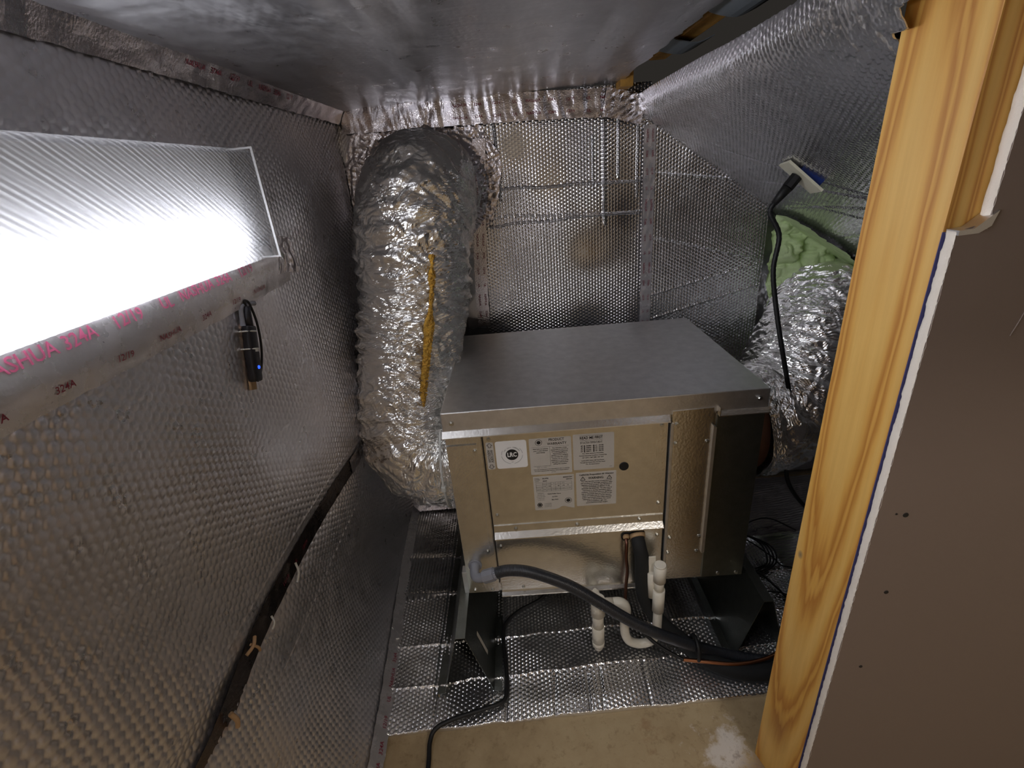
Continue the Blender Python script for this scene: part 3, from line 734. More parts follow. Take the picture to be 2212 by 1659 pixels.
MB().cyl((0.4225, -0.0004, -0.1815), (0.4225, -0.0022, -0.1815), 0.0118, 0.0112, 28).build('hole_plug', M['black'], un)
# stickers
def sticker(name, x0, x1, z0, z1, mat, rad=0.003, torn=False):
    pts = []
    for (cx_, cz_, a0) in ((x1-rad, z1-rad, 0), (x0+rad, z1-rad, 90), (x0+rad, z0+rad, 180), (x1-rad, z0+rad, 270)):
        if torn and a0 == 270:
            pts += [(x0+0.05, z0-0.0005), (x0+0.06, z0+0.002), (x0+0.066, z0+0.007), (x0+0.074, z0+0.0075), (x0+0.083, z0+0.004), (x0+0.094, z0+0.0005), (x1-0.001, z0)]
            continue
        for k in range(5): pts.append((cx_+rad*math.cos(math.radians(a0+k*22.5)), cz_+rad*math.sin(math.radians(a0+k*22.5))))
    st_ = MB(); st_.prism(pts, 1, -0.0012, 0.0)
    return st_.build(name, mat, un)
def on_front(x0, z0): return lambda u, v: np.stack([x0+u, np.full_like(u, -0.00165), z0+v], -1)
# airflow arrows
sk = sticker('airflow_label', 0.0945, 0.1125, -0.162, -0.087, M['sticker_grey'], 0.004)
p = Print()
def arrow(cx_, cz_, d, h=0.0095, w=0.0065):
    o = [(0, h), (w, h*0.3), (w*0.5, h*0.3), (w*0.5, -h*0.25), (-w*0.5, -h*0.25), (-w*0.5, h*0.3), (-w, h*0.3), (0, h)]
    p.line([(cx_+a, cz_+d*b_) for a, b_ in o], 0.0011)
arrow(0.009, 0.064, 1); arrow(0.009, 0.011, -1)
for s_, xx in (('AIRFLOW', 0.0130), ('AIRFLOW', 0.0050)):
    V, Fs = text_data(s_, 0.0088, 0.036, 0, 0, bold=0.01); R = V.copy()
    if xx > 0.009: R[:, 0] = xx-V[:, 1]; R[:, 1] = 0.0375+V[:, 0]
    else: R[:, 0] = xx+V[:, 1]; R[:, 1] = 0.0375-V[:, 0]
    p.raw(R, Fs)
p.build('lettering', M['black_print'], on_front(0.0945, -0.162), sk)
# round logo
sk = sticker('logo_label', 0.1165, 0.191, -0.162, -0.0865, M['sticker_white'], 0.006)
p = Print(); cx_, cz_ = 0.0385, 0.0375
p.ring(cx_, cz_, 0.0, 0.0150, n=48)
for a0, a1 in ((-80, -5), (-175, -100), (5, 40), (150, 178)): p.ring(cx_, cz_, 0.0247, 0.0253, a0, a1, 24)
logo_p = p
Print().text('LRC', 0.0165, 0.0225, cx_, cz_, bold=0.035).build('logo_letters', M['sticker_white'], lambda u, v: np.stack([0.1165+u, np.full_like(u, -0.0021), -0.162+v], -1), sk)
p = logo_p
def arc_text(s_, r_, a0, a1, size, up=True):
    for k, ch in enumerate(s_):
        if ch == ' ': continue
        a = math.radians(a0+(a1-a0)*k/(len(s_)-1)); V, Fs = text_data(ch, size); rot = a-math.pi/2
        c, s2 = math.cos(rot), math.sin(rot); R = V.copy(); R[:, 0] = cx_+r_*math.cos(a)+c*V[:, 0]-s2*V[:, 1]; R[:, 1] = cz_+r_*math.sin(a)+s2*V[:, 0]+c*V[:, 1]; p.raw(R, Fs)
arc_text('LRC COIL COMPANY', 0.0205, 150, 30, 0.0042)
p.text('LRC', 0.0032, None, cx_, cz_-0.0205)
p.build('logo_mark', M['black_print'], on_front(0.1165, -0.162), sk)
# warranty
sk = sticker('warranty_label', 0.197, 0.297, -0.187, -0.086, M['sticker_grey'])
p = Print()
def roundel(cx_, cz_, r_):
    p.ring(cx_, cz_, 0, r_*0.58, n=32); p.ring(cx_, cz_, r_*0.88, r_, n=40)
roundel(0.023, 0.090, 0.0082)
p.text('PRODUCT', 0.0098, 0.036, 0.065, 0.0955, bold=0.01); p.text('WARRANTY', 0.0098, 0.046, 0.066, 0.0845, bold=0.01)
p.rect(0.006, 0.094, 0.0772, 0.0776); p.rect(0.0485, 0.0489, 0.022, 0.077)
def para(x, y, w, lines, size, lead, bold=0.02):
    for k, s_ in enumerate(lines):
        f = min(1.0, len(s_)/max(len(q) for q in lines)); p.text(s_, size, w*(0.35+0.65*f), x, y-k*lead, bold=bold)
para(0.0265, 0.0725, 0.036, ['Scan here to activate', 'your 5 year limited', 'warranty'], 0.0042, 0.0052)
para(0.0715, 0.0725, 0.041, ['The warranty of this', 'equipment is void if it is', 'not properly Registered', 'and installed by a', 'qualified service company', 'For warranty info contact', 'company, do not remove', 'equipment or covers to the', 'unit label without first', 'calling the number'], 0.0042, 0.0050)
para(0.027, 0.024, 0.040, ['* Warranty terms on website only', 'Scan to view'], 0.003, 0.0042, 0.0)
para(0.0505, 0.0145, 0.086, ['Note: the manufacturer is not responsible for labor or materials', 'lost. Items replaced under warranty will be shipped standard'], 0.0036, 0.0045, 0.01); p.text('ground', 0.0036, None, 0.055, 0.0055)
p.build('lettering', M['black_print'], on_front(0.197, -0.187), sk)
# read me first
sk = sticker('instruction_label', 0.301, 0.3985, -0.1825, -0.0835, M['sticker_grey'])
p = Print()
p.rect(0.0165, 0.070, 0.0945, 0.0951); p.rect(0.0165, 0.070, 0.0820, 0.0826)
p.text('READ ME FIRST', 0.0098, 0.054, 0.0433, 0.0885, bold=0.025); p.text('SET SUCTION TEMPERATURE AT:', 0.0082, 0.053, 0.0435, 0.0755)
for k, (a, r_, c) in enumerate((('48\u00b0 @', 'R448A', '61 - 64 PSI'), ('48\u00b0 @', 'R404A', '62 - 64 PSI'), ('50\u00b0 @', 'R134A', '21 - 22 PSI'), ('54\u00b0 @', 'R407C', '37 - 38 PSI'))):
    yy = 0.0668-k*0.0050
    p.text(a, 0.0048, 0.011, 0.0235, yy, bold=0.03); p.text(r_, 0.0048, 0.012, 0.0375, yy, bold=0.03); p.text('@', 0.0048, None, 0.0490, yy, bold=0.03); p.text(c, 0.0048, 0.019, 0.0625, yy, bold=0.03)
para(0.047, 0.0455, 0.066, ['For 50% Relative Humidity', 'Normal Operating Conditions Consult Rep', '50\u00b0 DPT / 68\u00b0 RM / 40\u00b0 SST'], 0.0038, 0.0058)
para(0.046, 0.0255, 0.060, ['Isolate EXV Valve, 3/8" Red Braze', 'Through Port Needs Flow, Do Not Attach', 'To Evaporator'], 0.0038, 0.0052)
p.text('10/20', 0.0028, None, 0.089, 0.0055)
p.build('lettering', M['black_print'], on_front(0.301, -0.1825), sk)
# rating plate with a torn lower edge
sk = sticker('rating_label', 0.2005, 0.3005, -0.294, -0.1935, M['sticker_grey'], 0.0015, True)
p = Print()
p.text('MODEL', 0.0034, None, 0.009, 0.0955); p.text('NUMBER', 0.0034, None, 0.010, 0.0915); p.text('SERIAL', 0.0034, None, 0.009, 0.0865)
p.text('HS-4782', 0.0044, None, 0.030, 0.0945, bold=0.03); p.text('06/20', 0.0044, None, 0.0285, 0.0870, bold=0.03)
p.text('0000041264', 0.0044, None, 0.084, 0.0945, bold=0.03); p.text('208/230V', 0.0040, None, 0.088, 0.0885, bold=0.02)
for z_ in (0.082, 0.0755, 0.0665, 0.0595, 0.056): p.rect(0.006, 0.094, z_, z_+0.0004)
for x_ in (0.006, 0.022, 0.032, 0.043, 0.054, 0.066, 0.094): p.rect(x_, x_+0.0004, 0.056, 0.082)
for k, s_ in enumerate(('VOLTS', 'PHASE', 'HZ', 'FLA', 'MCA')): p.text(s_, 0.003, None, 0.027+k*0.0115, 0.0785)
for k, s_ in enumerate(('115', '1.0A', '1', '60', '1.36', '15')): p.text(s_, 0.0042, None, 0.027+k*0.0115, 0.071, bold=0.02)
p.text('FAN MOTOR', 0.003, None, 0.014, 0.070); p.text('HEATER', 0.003, None, 0.013, 0.062); p.text('N/A', 0.0036, None, 0.027, 0.062); p.text('DESIGN PRESSURE HIGH SIDE LOW SIDE', 0.003, 0.058, 0.063, 0.0625)
p.text('Factory Holding Charge:', 0.0038, 0.033, 0.050, 0.0475, bold=0.03); p.text('50 PSIG', 0.0042, None, 0.051, 0.0385, bold=0.02); p.text('Max PSIG', 0.0042, None, 0.051, 0.0295, bold=0.02)
para(0.0165, 0.0505, 0.022, ['REFRIGERANT', 'FOR FIELD USE', 'WITH R-134A, R-404A', 'R-448A R-407C', 'UL 207 COIL'], 0.0029, 0.0050, 0.0)
roundel(0.084, 0.0245, 0.0085)
p.ring(0.0125, 0.016, 0.0045, 0.0064, n=32); p.ring(0.0125, 0.016, 0, 0.0036, n=24); p.text('INTERTEK', 0.0028, None, 0.0125, 0.0075)
para(0.033, 0.0185, 0.018, ['C US LISTED', 'CONFORMS TO', 'UL STD 412'], 0.0028, 0.0046, 0.0)
p.build('lettering', M['black_print'], on_front(0.2005, -0.294), sk)
# warning notice
sk = sticker('warning_label', 0.3055, 0.404, -0.2905, -0.1915, M['sticker_grey'], 0.002)
p = Print()
p.text('California Proposition 65 Warning', 0.0056, 0.084, 0.050, 0.0930, bold=0.03); p.text('WARNING:', 0.0092, 0.038, 0.049, 0.0825, bold=0.02)
for cx_ in (0.0165, 0.0815):
    p.line([(cx_-0.006, 0.0775), (cx_, 0.088), (cx_+0.006, 0.0775), (cx_-0.006, 0.0775)], 0.0013); p.text('!', 0.0075, None, cx_, 0.0815, bold=0.02)
para(0.050, 0.0730, 0.078, ['The only harmful routes of exposure for', 'this product are through inhalation after', 'ingestion of the product. This PRODUCT', 'IS NOT INTENDED OR MEANT TO BE', 'INHALED OR INGESTED. The only route of', 'exposure is during operation (skin', 'contact). Consumers have no significant', 'risk to chemicals that are known to the', 'State of California to cause cancer,', 'and/or reproductive harm when exposed', 'exposure to this product. For more', 'information go to', 'www.P65Warnings.ca.gov'], 0.0045, 0.00535, 0.025)
p.build('lettering', M['black_print'], on_front(0.3055, -0.2905), sk)
# duct collars at both ends, drain outlet
MB().cyl((-0.05, 0.28, -0.275), (0.006, 0.28, -0.275), 0.118, n=40).build('duct_collar', M['galv_dark'], un)
MB().cyl((0.744, 0.24, -0.22), (0.83, 0.24, -0.22), 0.135, n=40).build('duct_collar', M['cardboard'], un)
MB().box(-0.012, 0.0035, 0.004, 0.03, -0.565, -0.49, 0.001).build('mounting_tab', M['galv_top'], un)
MB().cyl((0.430, -0.004, -0.398), (0.430, 0.0, -0.398), 0.013, n=20).build('pipe_hole', M['black'], un)
MB().cyl((0.459, -0.004, -0.396), (0.459, 0.0, -0.396), 0.020, n=20).build('pipe_hole', M['black'], un)

# ================================================================== SUPPORT RAILS
def rail(cx_, y0, label, with_label):
    o = thing('support_rail', label, 'rail', (cx_, 0.2, FLOOR))
    t, zt, zb = 0.0018, -UH-0.0005, FLOOR+0.006
    outer = [(cx_-0.088, zb), (cx_-0.067, zb), (cx_-0.0125, zt), (cx_+0.0125, zt), (cx_+0.067, zb), (cx_+0.088, zb)]
    inner = [(cx_+0.088, zb-t), (cx_+0.067-0.001, zb-t), (cx_+0.0118, zt-t), (cx_-0.0118, zt-t), (cx_-0.067+0.001, zb-t), (cx_-0.088, zb-t)]
    MB().prism(outer+inner, 1, y0, 0.60).build('channel', M['galv_dark'], o)
    if with_label:
        a = np.array([cx_+0.0125, zt]); d = np.array([cx_+0.067, zb])-a
        q = lambda f, y: (a[0]+d[0]*f+0.0008, y, a[1]+d[1]*f)
        MB().add([q(0.33, y0+0.062), q(0.33, y0+0.075), q(0.72, y0+0.075), q(0.72, y0+0.062)], [(0, 1, 2, 3)]).build('rail_label', M['sticker_grey'], o)
    return o
rail(-0.0135, -0.139, 'dark steel channel rail under the left end of the metal unit', True)
rail(0.7775, -0.09, 'dark steel channel rail under the right end of the metal unit', False)

# ================================================================== FLEXIBLE DUCTS
def duct(root, pts, radii, seed, mesh_name='jacket', pitch=0.045, n=620, m=240, amp=0.010, squash=None):
    C = spline(pts, n); T, Nn, B = frames(C)
    L = np.concatenate([[0], np.cumsum(np.linalg.norm(np.diff(C, axis=0), axis=1))])
    r = np.interp(L/L[-1], np.linspace(0, 1, len(radii)), radii)
    th = np.linspace(0, 2*math.pi, m, endpoint=False)
    LL, TH = np.meshgrid(L, th, indexing='ij')
    U = LL; V = TH*0.15
    Rr = r[:, None]+0.003*np.sin(2*math.pi*(LL/pitch+TH/(2*math.pi)))
    cu, su = np.cos(TH), np.sin(TH)
    Rr = Rr + 0.012*fbm(LL*7+cu*1.2, su*1.2+3, cu*1.2, 3, seed)
    # creases run around the tube, slanting; periodic through cos/sin coordinates
    a1 = LL+0.02*np.sin(TH+seed)+0.012*np.sin(3*TH+1+LL*9)
    k = amp*0.55*(np.abs(((a1/0.042+0.8*vnoise(cu*1.6+LL*6, su*1.6, LL*4, seed+1)) % 1)-0.5)*2-0.5)
    k = k+amp*0.38*(np.abs(((a1/0.019+1.3*vnoise(cu*3+LL*10, su*3, LL*9, seed+2)) % 1)-0.5)*2-0.5)*(0.5+0.5*vnoise(cu*2, su*2, LL*12, seed+3))
    k = k+amp*0.28*(np.abs(((cu*2.2+su*1.1+LL*22+1.4*vnoise(cu*3, su*3, LL*18, seed+4)) % 1)-0.5)*2-0.5)
    k = k+amp*0.22*(np.abs(((su*2.6-cu*1.7+LL*34+1.4*vnoise(cu*4, su*4, LL*25, seed+5)) % 1)-0.5)*2-0.5)
    k = k+amp*0.14*(np.abs(((a1/0.008+2.0*vnoise(cu*7, su*7, LL*40, seed+6)) % 1)-0.5)*2-0.5)
    Rr = Rr+k
    P = C[:, None]+Rr[..., None]*(cu[..., None]*Nn[:, None]+su[..., None]*B[:, None])
    P[..., 0] = np.maximum(P[..., 0], WL+0.012)
    return put(mesh_name, gridmesh(mesh_name, P, None, False, True, False), M['foil_duct'], root), C, Nn, B, r, L
dl = thing('flexible_duct', 'crumpled silver duct with a torn yellow seam, bending down from the back wall', 'duct', (-0.1, 0.4, 0.0))
dl_pts = [(-0.055, 0.69, 0.464), (-0.056, 0.61, 0.468), (-0.066, 0.50, 0.435), (-0.083, 0.435, 0.33), (-0.102, 0.41, 0.18), (-0.130, 0.365, 0.02), (-0.152, 0.315, -0.12), (-0.140, 0.275, -0.235), (-0.075, 0.265, -0.285), (-0.015, 0.268, -0.285)]
dj, C, Nn, B, r_, L_ = duct(dl, dl_pts, [0.150, 0.160, 0.168, 0.162, 0.158, 0.154, 0.148, 0.145, 0.142, 0.138], 5)
# torn seam showing yellow insulation, facing the camera
def fibre():
    k0, k1 = int(len(C)*0.36), int(len(C)*0.66); P = []
    for k in range(k0, k1):
        v = CAM-C[k]; v /= np.linalg.norm(v); side = np.array([1.0, 0, 0])
        d = v+0.30*side; T = C[k+1]-C[k-1]; T /= np.linalg.norm(T); d -= T*(d@T); d /= np.linalg.norm(d)
        s_ = np.cross(T, d); f = (k-k0)/(k1-k0)
        w = 0.011*(0.55+0.45*math.sin(f*math.pi))*(0.55+0.9*abs(float(vnoise(f*9, 0.0, 0, 3))))
        if abs(float(vnoise(f*13, 2.0, 0, 6))) < 0.07 and f > 0.55: w *= 0.3
        row = []
        for q in np.linspace(-1, 1, 9):
            dd = d+s_*(q*w/r_[k]); dd /= np.linalg.norm(dd)
            row.append(C[k]+dd*(r_[k]+0.0095+0.005*float(vnoise(k*0.8, q*3, 0, 8))-0.006*q*q))
        P.append(row)
    return gridmesh('insulation', np.array(P), None, False)
put('insulation', fibre(), M['fiberglass'], dl)
ring = [(-0.047, 0.267+0.150*math.cos(a), -0.285+0.150*math.sin(a)) for a in np.linspace(0, 2*math.pi, 60)]
tube('zip_tie', ring, 0.0032, M['ziptie'], dl, 60, 8, straight=True)
MB().box(-0.053, -0.041, 0.110, 0.124, -0.30, -0.285, 0.001).build('zip_tie_head', M['ziptie'], dl)

dr = thing('flexible_duct', 'silver flexible duct sweeping from the green foam corner into the right end of the unit', 'duct', (1.0, 0.4, 0.0))
dr_pts = [(1.265, 0.70, 0.0), (1.215, 0.60, -0.01), (1.15, 0.49, -0.045), (1.06, 0.39, -0.11), (0.975, 0.30, -0.175), (0.90, 0.255, -0.215), (0.815, 0.245, -0.22)]
duct(dr, dr_pts, [0.155, 0.158, 0.160, 0.160, 0.158, 0.158, 0.160], 11, pitch=0.04, n=480, amp=0.0115)
Print().text('R-6.0 FLEXIBLE DUCT', 0.012, 0.09, 0, 0).build('jacket_print', M['black_print'], lambda u, v: np.stack([1.085+u*0.95, 0.318+u*0.25+0.004, 0.062+v-0.02*u], -1), dr)

# green spray foam behind the right duct
def foam_mesh():
    xs = np.linspace(1.035, 1.46, 130); zs = np.linspace(-0.26, 0.36, 160)
    X, Z = np.meshgrid(xs, zs, indexing='ij')
    top = 0.60-(X-0.612)*0.718; Zt = np.minimum(Z, top)
    Y = WB+0.008-0.04*np.clip(1-((X-1.22)/0.25)**2, 0, 1)-0.15*np.sqrt(np.abs(vnoise(X*11, Zt*11, 0, 201))+0.01)*0.45-0.03*np.sqrt(np.abs(vnoise(X*27, Zt*27, 0, 202))+0.02)*0.9-0.012*np.abs(vnoise(X*60, Zt*60, 0, 203))
    Y = Y-0.10*np.clip((Z-top)/0.1, 0, 1)
    return gridmesh('spray_foam', np.stack([X, Y, Zt], -1))
sf = put('spray_foam', foam_mesh(), M['foam']); tag(sf, 'lumpy pale green spray foam in the corner behind the right duct', 'foam')
for k, pts in enumerate([[(1.075, 0.585, 0.08), (1.085, 0.575, 0.06), (1.10, 0.57, 0.065), (1.112, 0.565, 0.09)], [(1.06, 0.58, 0.02), (1.08, 0.57, 0.03), (1.11, 0.56, 0.028)], [(1.05, 0.585, -0.03), (1.065, 0.575, -0.015), (1.085, 0.57, -0.03)]]):
    tube('red_wire', pts, 0.0022, plain('red_wire', (170, 40, 40), 0.5) if k == 0 else bpy.data.materials['red_wire'], sf, 16, 8)

# ================================================================== PIPES AND CORDS
cd = thing('flexible_conduit', 'dark grey ribbed conduit arching from the elbow at the unit front down to the floor', 'conduit', (0.03, -0.03, -0.464))
tube('elbow', [(0.028, -0.001, -0.462), (0.028, -0.024, -0.463), (0.033, -0.040, -0.464), (0.046, -0.0465, -0.461), (0.060, -0.048, -0.456)], [0.0135, 0.0125, 0.0125, 0.0125, 0.0125], M['fitting'], cd, 30, 20)
MB().cyl((0.028, 0.0, -0.462), (0.028, -0.004, -0.462), 0.018, n=26).build('lock_ring', M['fitting'], cd)
eb = MB(); eb.cyl((0.054, -0.0475, -0.458), (0.082, -0.050, -0.447), 0.0175, 0.0175, 8, smooth=False); eb.cyl((0.080, -0.050, -0.4475), (0.090, -0.051, -0.444), 0.0155, 0.0145, 20); eb.build('connector', M['fitting'], cd)
con_pts = [(0.078, -0.050, -0.4475), (0.12, -0.053, -0.436), (0.18, -0.060, -0.442), (0.271, -0.075, -0.479), (0.351, -0.090, -0.534), (0.42, -0.100, -0.587), (0.492, -0.105, -0.635), (0.581, -0.100, -0.692), (0.66, -0.098, -0.733), (0.74, -0.11, -0.748), (0.85, -0.13, -0.752)]
tube('hose', con_pts, 0.0145, M['conduit'], cd, 900, 16, ridges=(0.0003, 0.0038))

sl = thing('insulated_pipe', 'thick black foam covered pipe dropping from the unit front to the floor bundle', 'pipe', (0.46, 0, -0.4))
tube('foam_sleeve', [(0.459, -0.003, -0.398), (0.460, -0.022, -0.415), (0.466, -0.030, -0.455), (0.469, -0.030, -0.53), (0.480, -0.032, -0.60), (0.520, -0.042, -0.672), (0.575, -0.065, -0.722), (0.63, -0.11, -0.744), (0.70, -0.145, -0.746), (0.78, -0.15, -0.746), (0.90, -0.13, -0.746)], [0.017, 0.019, 0.0195, 0.0195, 0.020, 0.021, 0.0215, 0.022, 0.022, 0.022], M['black_foam'], sl, 110, 20)
MB().cyl((0.459, -0.0, -0.396), (0.4595, -0.008, -0.401), 0.0215, 0.0195, 18).build('foam_seal', M['wood_scrap'], sl)
cpz = thing('copper_pipe', 'thin copper pipe bent down the unit front then along the floor to the right', 'pipe', (0.43, 0, -0.4))
tube('tube', [(0.430, -0.003, -0.398), (0.428, -0.018, -0.412), (0.426, -0.024, -0.45), (0.430, -0.022, -0.50), (0.427, -0.022, -0.56), (0.428, -0.03, -0.62), (0.452, -0.055, -0.668)], 0.0048, M['copper_dull'], cpz, 60, 12)
tube('tube', [(0.452, -0.055, -0.668), (0.50, -0.09, -0.700), (0.56, -0.115, -0.728)], 0.0050, M['black'], cpz, 30, 12)
tube('tube', [(0.56, -0.115, -0.728), (0.62, -0.128, -0.7255), (0.69, -0.140, -0.7235), (0.76, -0.135, -0.7195), (0.83, -0.115, -0.714), (0.92, -0.09, -0.71)], 0.0050, M['copper'], cpz, 60, 12)
MB().cyl((0.430, 0.0, -0.396), (0.4295, -0.008, -0.401), 0.0095, 0.0075, 14).build('foam_seal', M['wood_scrap'], cpz)
zt = []
for a in np.linspace(0, 2*math.pi, 40):
    zt.append((0.598, -0.096+0.030*math.cos(a), -0.712+0.034*math.sin(a)))
z_ = tube('cable_tie', zt, 0.0048, M['black'], None, 40, 8, straight=True)
tag(z_, 'black cable tie around the conduit and pipe bundle in front of the unit', 'cable tie')

pt = thing('drain_trap', 'white plastic drain trap with capped riser hanging in front of the unit', 'drain', (0.42, -0.06, -0.6))
Y0 = -0.055
def pv(name, *segs):
    q = MB()
    for (a, b_, r0, r1) in segs: q.cyl(a, b_, r0, r1, 22)
    return q.build(name, M['pvc'], pt)
pv('cleanout', ((0.346, Y0, -0.600), (0.346, Y0, -0.655), 0.0150, 0.0150), ((0.346, Y0, -0.655), (0.346, Y0, -0.712), 0.0168, 0.0165), ((0.346, Y0, -0.712), (0.346, Y0, -0.728), 0.0172, 0.0165), ((0.346, Y0, -0.728), (0.346, Y0, -0.742), 0.0120, 0.0110))
pv('tee', ((0.346, Y0, -0.553), (0.346, Y0, -0.610), 0.0185, 0.0185), ((0.346, Y0, -0.575), (0.385, Y0, -0.575), 0.0160, 0.0160))
pv('stub', ((0.346, Y0, -0.580), (0.346, 0.05, -0.580), 0.0118, 0.0118), ((0.346, 0.046, -0.584), (0.346, 0.046, -0.5645), 0.0125, 0.0125))
tube('elbow', [(0.386, Y0, -0.575), (0.402, Y0, -0.575), (0.4135, Y0, -0.583), (0.418, Y0, -0.598), (0.418, Y0, -0.615)], 0.0155, M['pvc'], pt, 24, 20)
tube('trap_bend', [(0.418, Y0, -0.61), (0.418, Y0, -0.655), (0.420, Y0, -0.692), (0.433, Y0, -0.722), (0.462, Y0, -0.735), (0.492, Y0-0.002, -0.722), (0.505, Y0, -0.69), (0.506, Y0, -0.65), (0.506, Y0, -0.60)], 0.0122, M['pvc'], pt, 60, 22)
pv('riser', ((0.506, Y0, -0.61), (0.506, Y0, -0.535), 0.0155, 0.0155), ((0.506, Y0, -0.54), (0.506, Y0, -0.50), 0.0122, 0.0122))
pv('cap', ((0.506, Y0, -0.505), (0.506, Y0, -0.452), 0.0158, 0.0158), ((0.506, Y0, -0.452), (0.506, Y0, -0.449), 0.0158, 0.0140))
pv('coupling', ((0.488, Y0+0.014, -0.485), (0.492, Y0+0.014, -0.57), 0.0125, 0.0125))
MB().box(0.480, 0.498, Y0+0.012, Y0+0.016, -0.50, -0.435, 0.001).build('bracket', M['pvc'], pt)

pc = tube('floor_cable', [(0.245, 0.20, FLOOR+0.03), (0.20, 0.145, FLOOR+0.016), (0.13, 0.105, FLOOR+0.015), (0.088, 0.065, FLOOR+0.015), (0.076, 0.02, FLOOR+0.014), (0.084, -0.06, FLOOR+0.016), (0.088, -0.14, FLOOR+0.018), (0.078, -0.178, FLOOR+0.020), (0.03, -0.196, FLOOR+0.022), (-0.045, -0.217, FLOOR+0.024), (-0.088, -0.236, FLOOR+0.022), (-0.101, -0.262, FLOOR+0.014), (-0.098, -0.315, FLOOR+0.010), (-0.098, -0.45, FLOOR+0.010), (-0.09, -0.75, FLOOR+0.010)], 0.0056, M['black'], None, 200, 12)
tag(pc, 'black cable running from under the unit over the foil edge onto the concrete', 'cable')

# outlet on the slope and its hanging power cord
op = thing('outlet_box', 'ivory outlet plate on the sloping foil roof with a black plug in it', 'outlet', (0.86, 0.2, 0.44))
sl_d = np.array([0.812, 0, -0.583]); sl_n = np.array([-0.583, 0, -0.812]); yv = np.array([0, 1.0, 0])
tilt = np.array([math.sin(0.35), 0, 0])
O_ = np.array([0.868, 0.200, 0.437])+sl_n*0.014
def ob_box(mb, c, a, b_, n_, ha, hb, hn, bev=0):
    vs = [c+a*i*ha+b_*j_*hb+n_*k*hn for i in (-1, 1) for j_ in (-1, 1) for k in (-1, 1)]
    return mb.add(vs, [(0, 1, 3, 2), (4, 6, 7, 5), (0, 4, 5, 1), (2, 3, 7, 6), (0, 2, 6, 4), (1, 5, 7, 3)])
pa = np.array([0.72, -0.20, -0.66]); pa /= np.linalg.norm(pa); pb = np.cross(sl_n, pa); pb /= np.linalg.norm(pb); pn = np.cross(pa, pb)
if pn @ sl_n < 0: pn = -pn
q = MB(); ob_box(q, O_, pa, pb, pn, 0.050, 0.031, 0.0028); q.build('cover_plate', M['ivory'], op)
q = MB(); ob_box(q, O_-pn*0.013+pa*0.012, pa, pb, pn, 0.028, 0.020, 0.011); q.build('box', M['blue_box'], op)
pw = thing('power_cord', 'black power cord hanging from the ivory outlet down past the right duct', 'cord', (0.86, 0.2, 0.4))
A = O_+pn*0.004; Bp = A+pn*0.022+np.array([0.0, 0.01, -0.012]); Cp = np.array([0.846, 0.225, 0.385])
q = MB(); q.cyl(A-pa*0.008, A-pa*0.008+pn*0.016+np.array([-.006, .0, -.010]), 0.0135, 0.0135, 8, smooth=False)
q.cyl(A-pa*0.008+pn*0.016+np.array([-.006, .0, -.010]), A-pa*0.008+pn*0.034+np.array([-.018, .005, -.030]), 0.0125, 0.0075, 12)
q.build('plug', M['black'], pw)
e0 = A-pa*0.008+pn*0.034+np.array([-.018, .005, -.030])
tube('cable', [tuple(e0-(np.array([-.018, .005, -.030]))*0.2), tuple(e0+np.array([-.006, 0, -.02])), (0.828, 0.198, 0.30), (0.821, 0.19, 0.223), (0.832, 0.178, 0.14), (0.850, 0.165, 0.05), (0.874, 0.16, -0.04), (0.892, 0.15, -0.12), (0.905, 0.14, -0.21), (0.905, 0.14, -0.30), (0.925, 0.15, -0.38), (0.985, 0.16, -0.47), (1.08, 0.17, -0.56)], 0.0058, M['black'], pw, 200, 12, ridges=(0.0004, 0.012))

# loose thin wires on the foil at the right
W_ = [([(0.875, 0.34, FLOOR+.02), (0.96, 0.40, FLOOR+.03), (1.05, 0.42, FLOOR+.03), (1.12, 0.36, FLOOR+.02)], 'thin dark wire arching over the foil floor right of the unit'),
      ([(0.872, 0.31, FLOOR+.022), (0.91, 0.30, FLOOR+.05), (0.97, 0.24, FLOOR+.03), (1.00, 0.20, FLOOR+.02), (1.14, 0.18, FLOOR+.02)], 'thin black wire curling out beside the right end of the unit'),
      ([(0.872, 0.175, FLOOR+.02), (0.90, 0.17, FLOOR+.03), (0.93, 0.12, FLOOR+.02), (0.95, 0.06, FLOOR+.02), (1.02, 0.02, FLOOR+.02), (1.12, -0.03, FLOOR+.02)], 'thick black wire snaking across the foil floor behind the stud'),
      ([(0.872, 0.11, FLOOR+.02), (0.93, 0.10, FLOOR+.02), (1.0, 0.06, FLOOR+.018), (1.12, 0.05, FLOOR+.02)], 'thin grey wire lying nearest the right rail on the foil')]
for k, (pts, lab) in enumerate(W_):
    tag(tube('loose_wire', pts, 0.0024 if k != 2 else 0.0034, M['black'], None, 60, 8), lab, 'wire')
for k in range(4):
    pts = [(0.872, 0.27+0.01*k, FLOOR+.025), (0.90, 0.29+0.015*k, FLOOR+.075-.01*k), (0.945+0.008*k, 0.26, FLOOR+.06), (0.945+0.01*k, 0.215, FLOOR+.028), (0.90, 0.20-0.01*k, FLOOR+.02)]
    o = tube('wire_coil', pts, 0.0026, M['black'], None, 40, 8); tag(o, 'strand of the small coil of black wire on the foil beside the unit', 'wire', 'strands of the black wire coil')

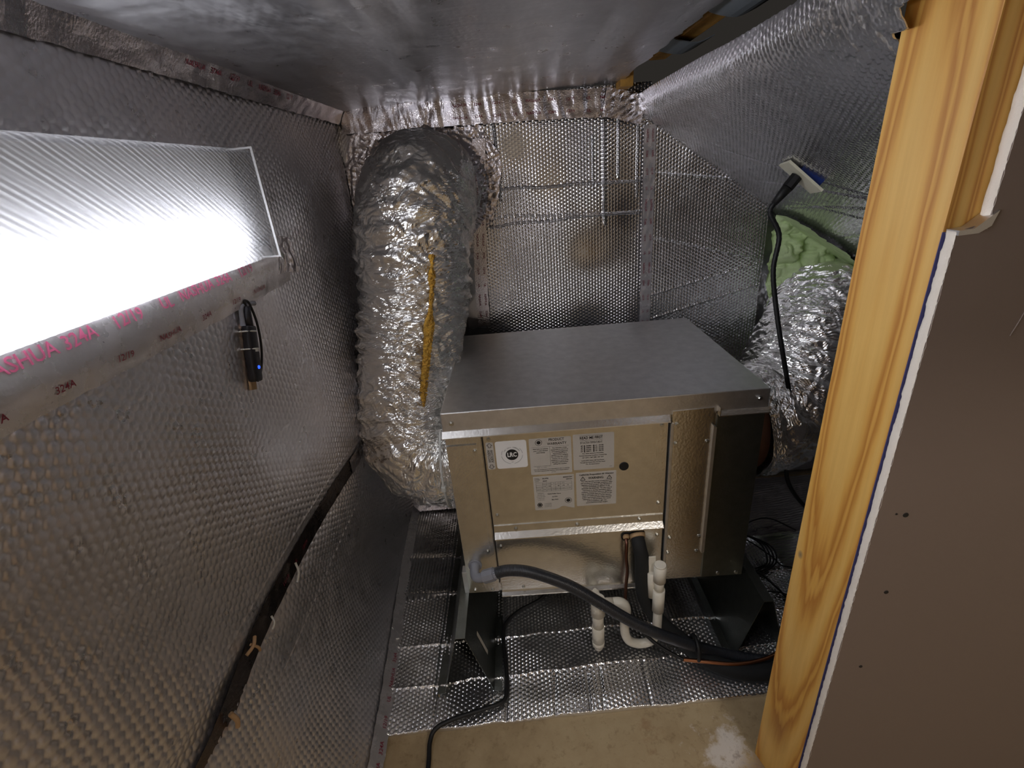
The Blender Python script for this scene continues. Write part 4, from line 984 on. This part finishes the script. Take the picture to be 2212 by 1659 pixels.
# probe on the left wall
sx = left_x(np.array(-0.14), np.array(0.22)).item()
pr_ = thing('leak_sensor', 'small black sensor with blue light zip tied to a wood stick on the left wall', 'sensor', (sx, -0.14, 0.23))
ax = np.array([0.0, -0.042, -0.125]); ax /= np.linalg.norm(ax); sd = np.cross(ax, [1.0, 0, 0]); nx_ = np.array([1.0, 0, 0])
c0 = np.array([sx+0.014, -0.150, 0.228])
q = MB(); ob_box(q, c0-nx_*0.0095+ax*0.006-sd*0.005, ax, sd, nx_, 0.061, 0.0085, 0.0025); q.build('wood_stick', M['wood_scrap'], pr_)
def cap_body():
    a = np.linspace(0, 2*math.pi, 28, endpoint=False); ts = np.concatenate([[-0.050, -0.049], np.linspace(-0.046, 0.046, 14), [0.050, 0.052]])
    scl = np.concatenate([[0.80, 0.93], np.ones(14), [0.93, 0.7]])
    P = []
    for t, s_ in zip(ts, scl):
        P.append([c0+ax*t+sd*(0.0145*s_*np.sign(math.cos(k))*abs(math.cos(k))**0.6)+nx_*(0.009*s_*np.sign(math.sin(k))*abs(math.sin(k))**0.6) for k in a])
    return gridmesh('body', np.array(P), None, True, True, True)
put('body', cap_body(), M['sensor_black'], pr_)
q = MB(); q.cyl(c0-ax*0.048, c0-ax*0.085, 0.0085, 0.0070, 16); q.build('probe_neck', M['sensor_black'], pr_)
led = c0+ax*0.026+nx_*0.0090
q = MB(); q.cyl(led-nx_*0.0005, led+nx_*0.0012, 0.0036, 0.0030, 18); q.build('indicator_light', M['blue_led'], pr_)
t0 = c0-ax*0.085
tube('cable', [t0, t0-ax*0.010+sd*0.004, t0-ax*0.006-sd*0.012, t0+ax*0.03-sd*0.030, t0+ax*0.075-sd*0.034, t0+ax*0.115-sd*0.024, c0+ax*0.052-sd*0.006], 0.0022, M['black'], pr_, 60, 8)
b0 = c0-ax*0.080-nx_*0.004
tube('bracket', [b0+sd*0.010+ax*0.030, b0+sd*0.010, b0+sd*0.004-ax*0.006, b0-sd*0.012-ax*0.010, b0-sd*0.036-ax*0.014], 0.0042, M['fitting'], pr_, 30, 10, ridges=(0.0004, 0.004))
for tt in (-0.040, -0.008):
    loop = [c0+ax*tt+sd*(0.0158*math.cos(k))+nx_*(-0.003+0.0130*math.sin(k)) for k in np.linspace(0, 2*math.pi, 30)]
    tube('zip_tie', loop, 0.0014, M['ziptie'], pr_, 30, 6, straight=True)
q = MB(); ob_box(q, c0+ax*(-0.006)+nx_*0.010+sd*0.001, ax, sd, nx_, 0.0035, 0.0030, 0.0020); q.build('zip_tie_head', M['ziptie'], pr_)

# crumbs: white twist tie on the foil edge
tw = tube('twist_tie', [(-0.262, 0.06, FLOOR+0.03), (-0.255, 0.045, FLOOR+0.022), (-0.250, 0.03, FLOOR+0.018), (-0.236, 0.030, FLOOR+0.018)], 0.0022, M['ziptie'], None, 16, 6)
tag(tw, 'small white twist tie lying at the left edge of the foil floor sheet', 'tie')
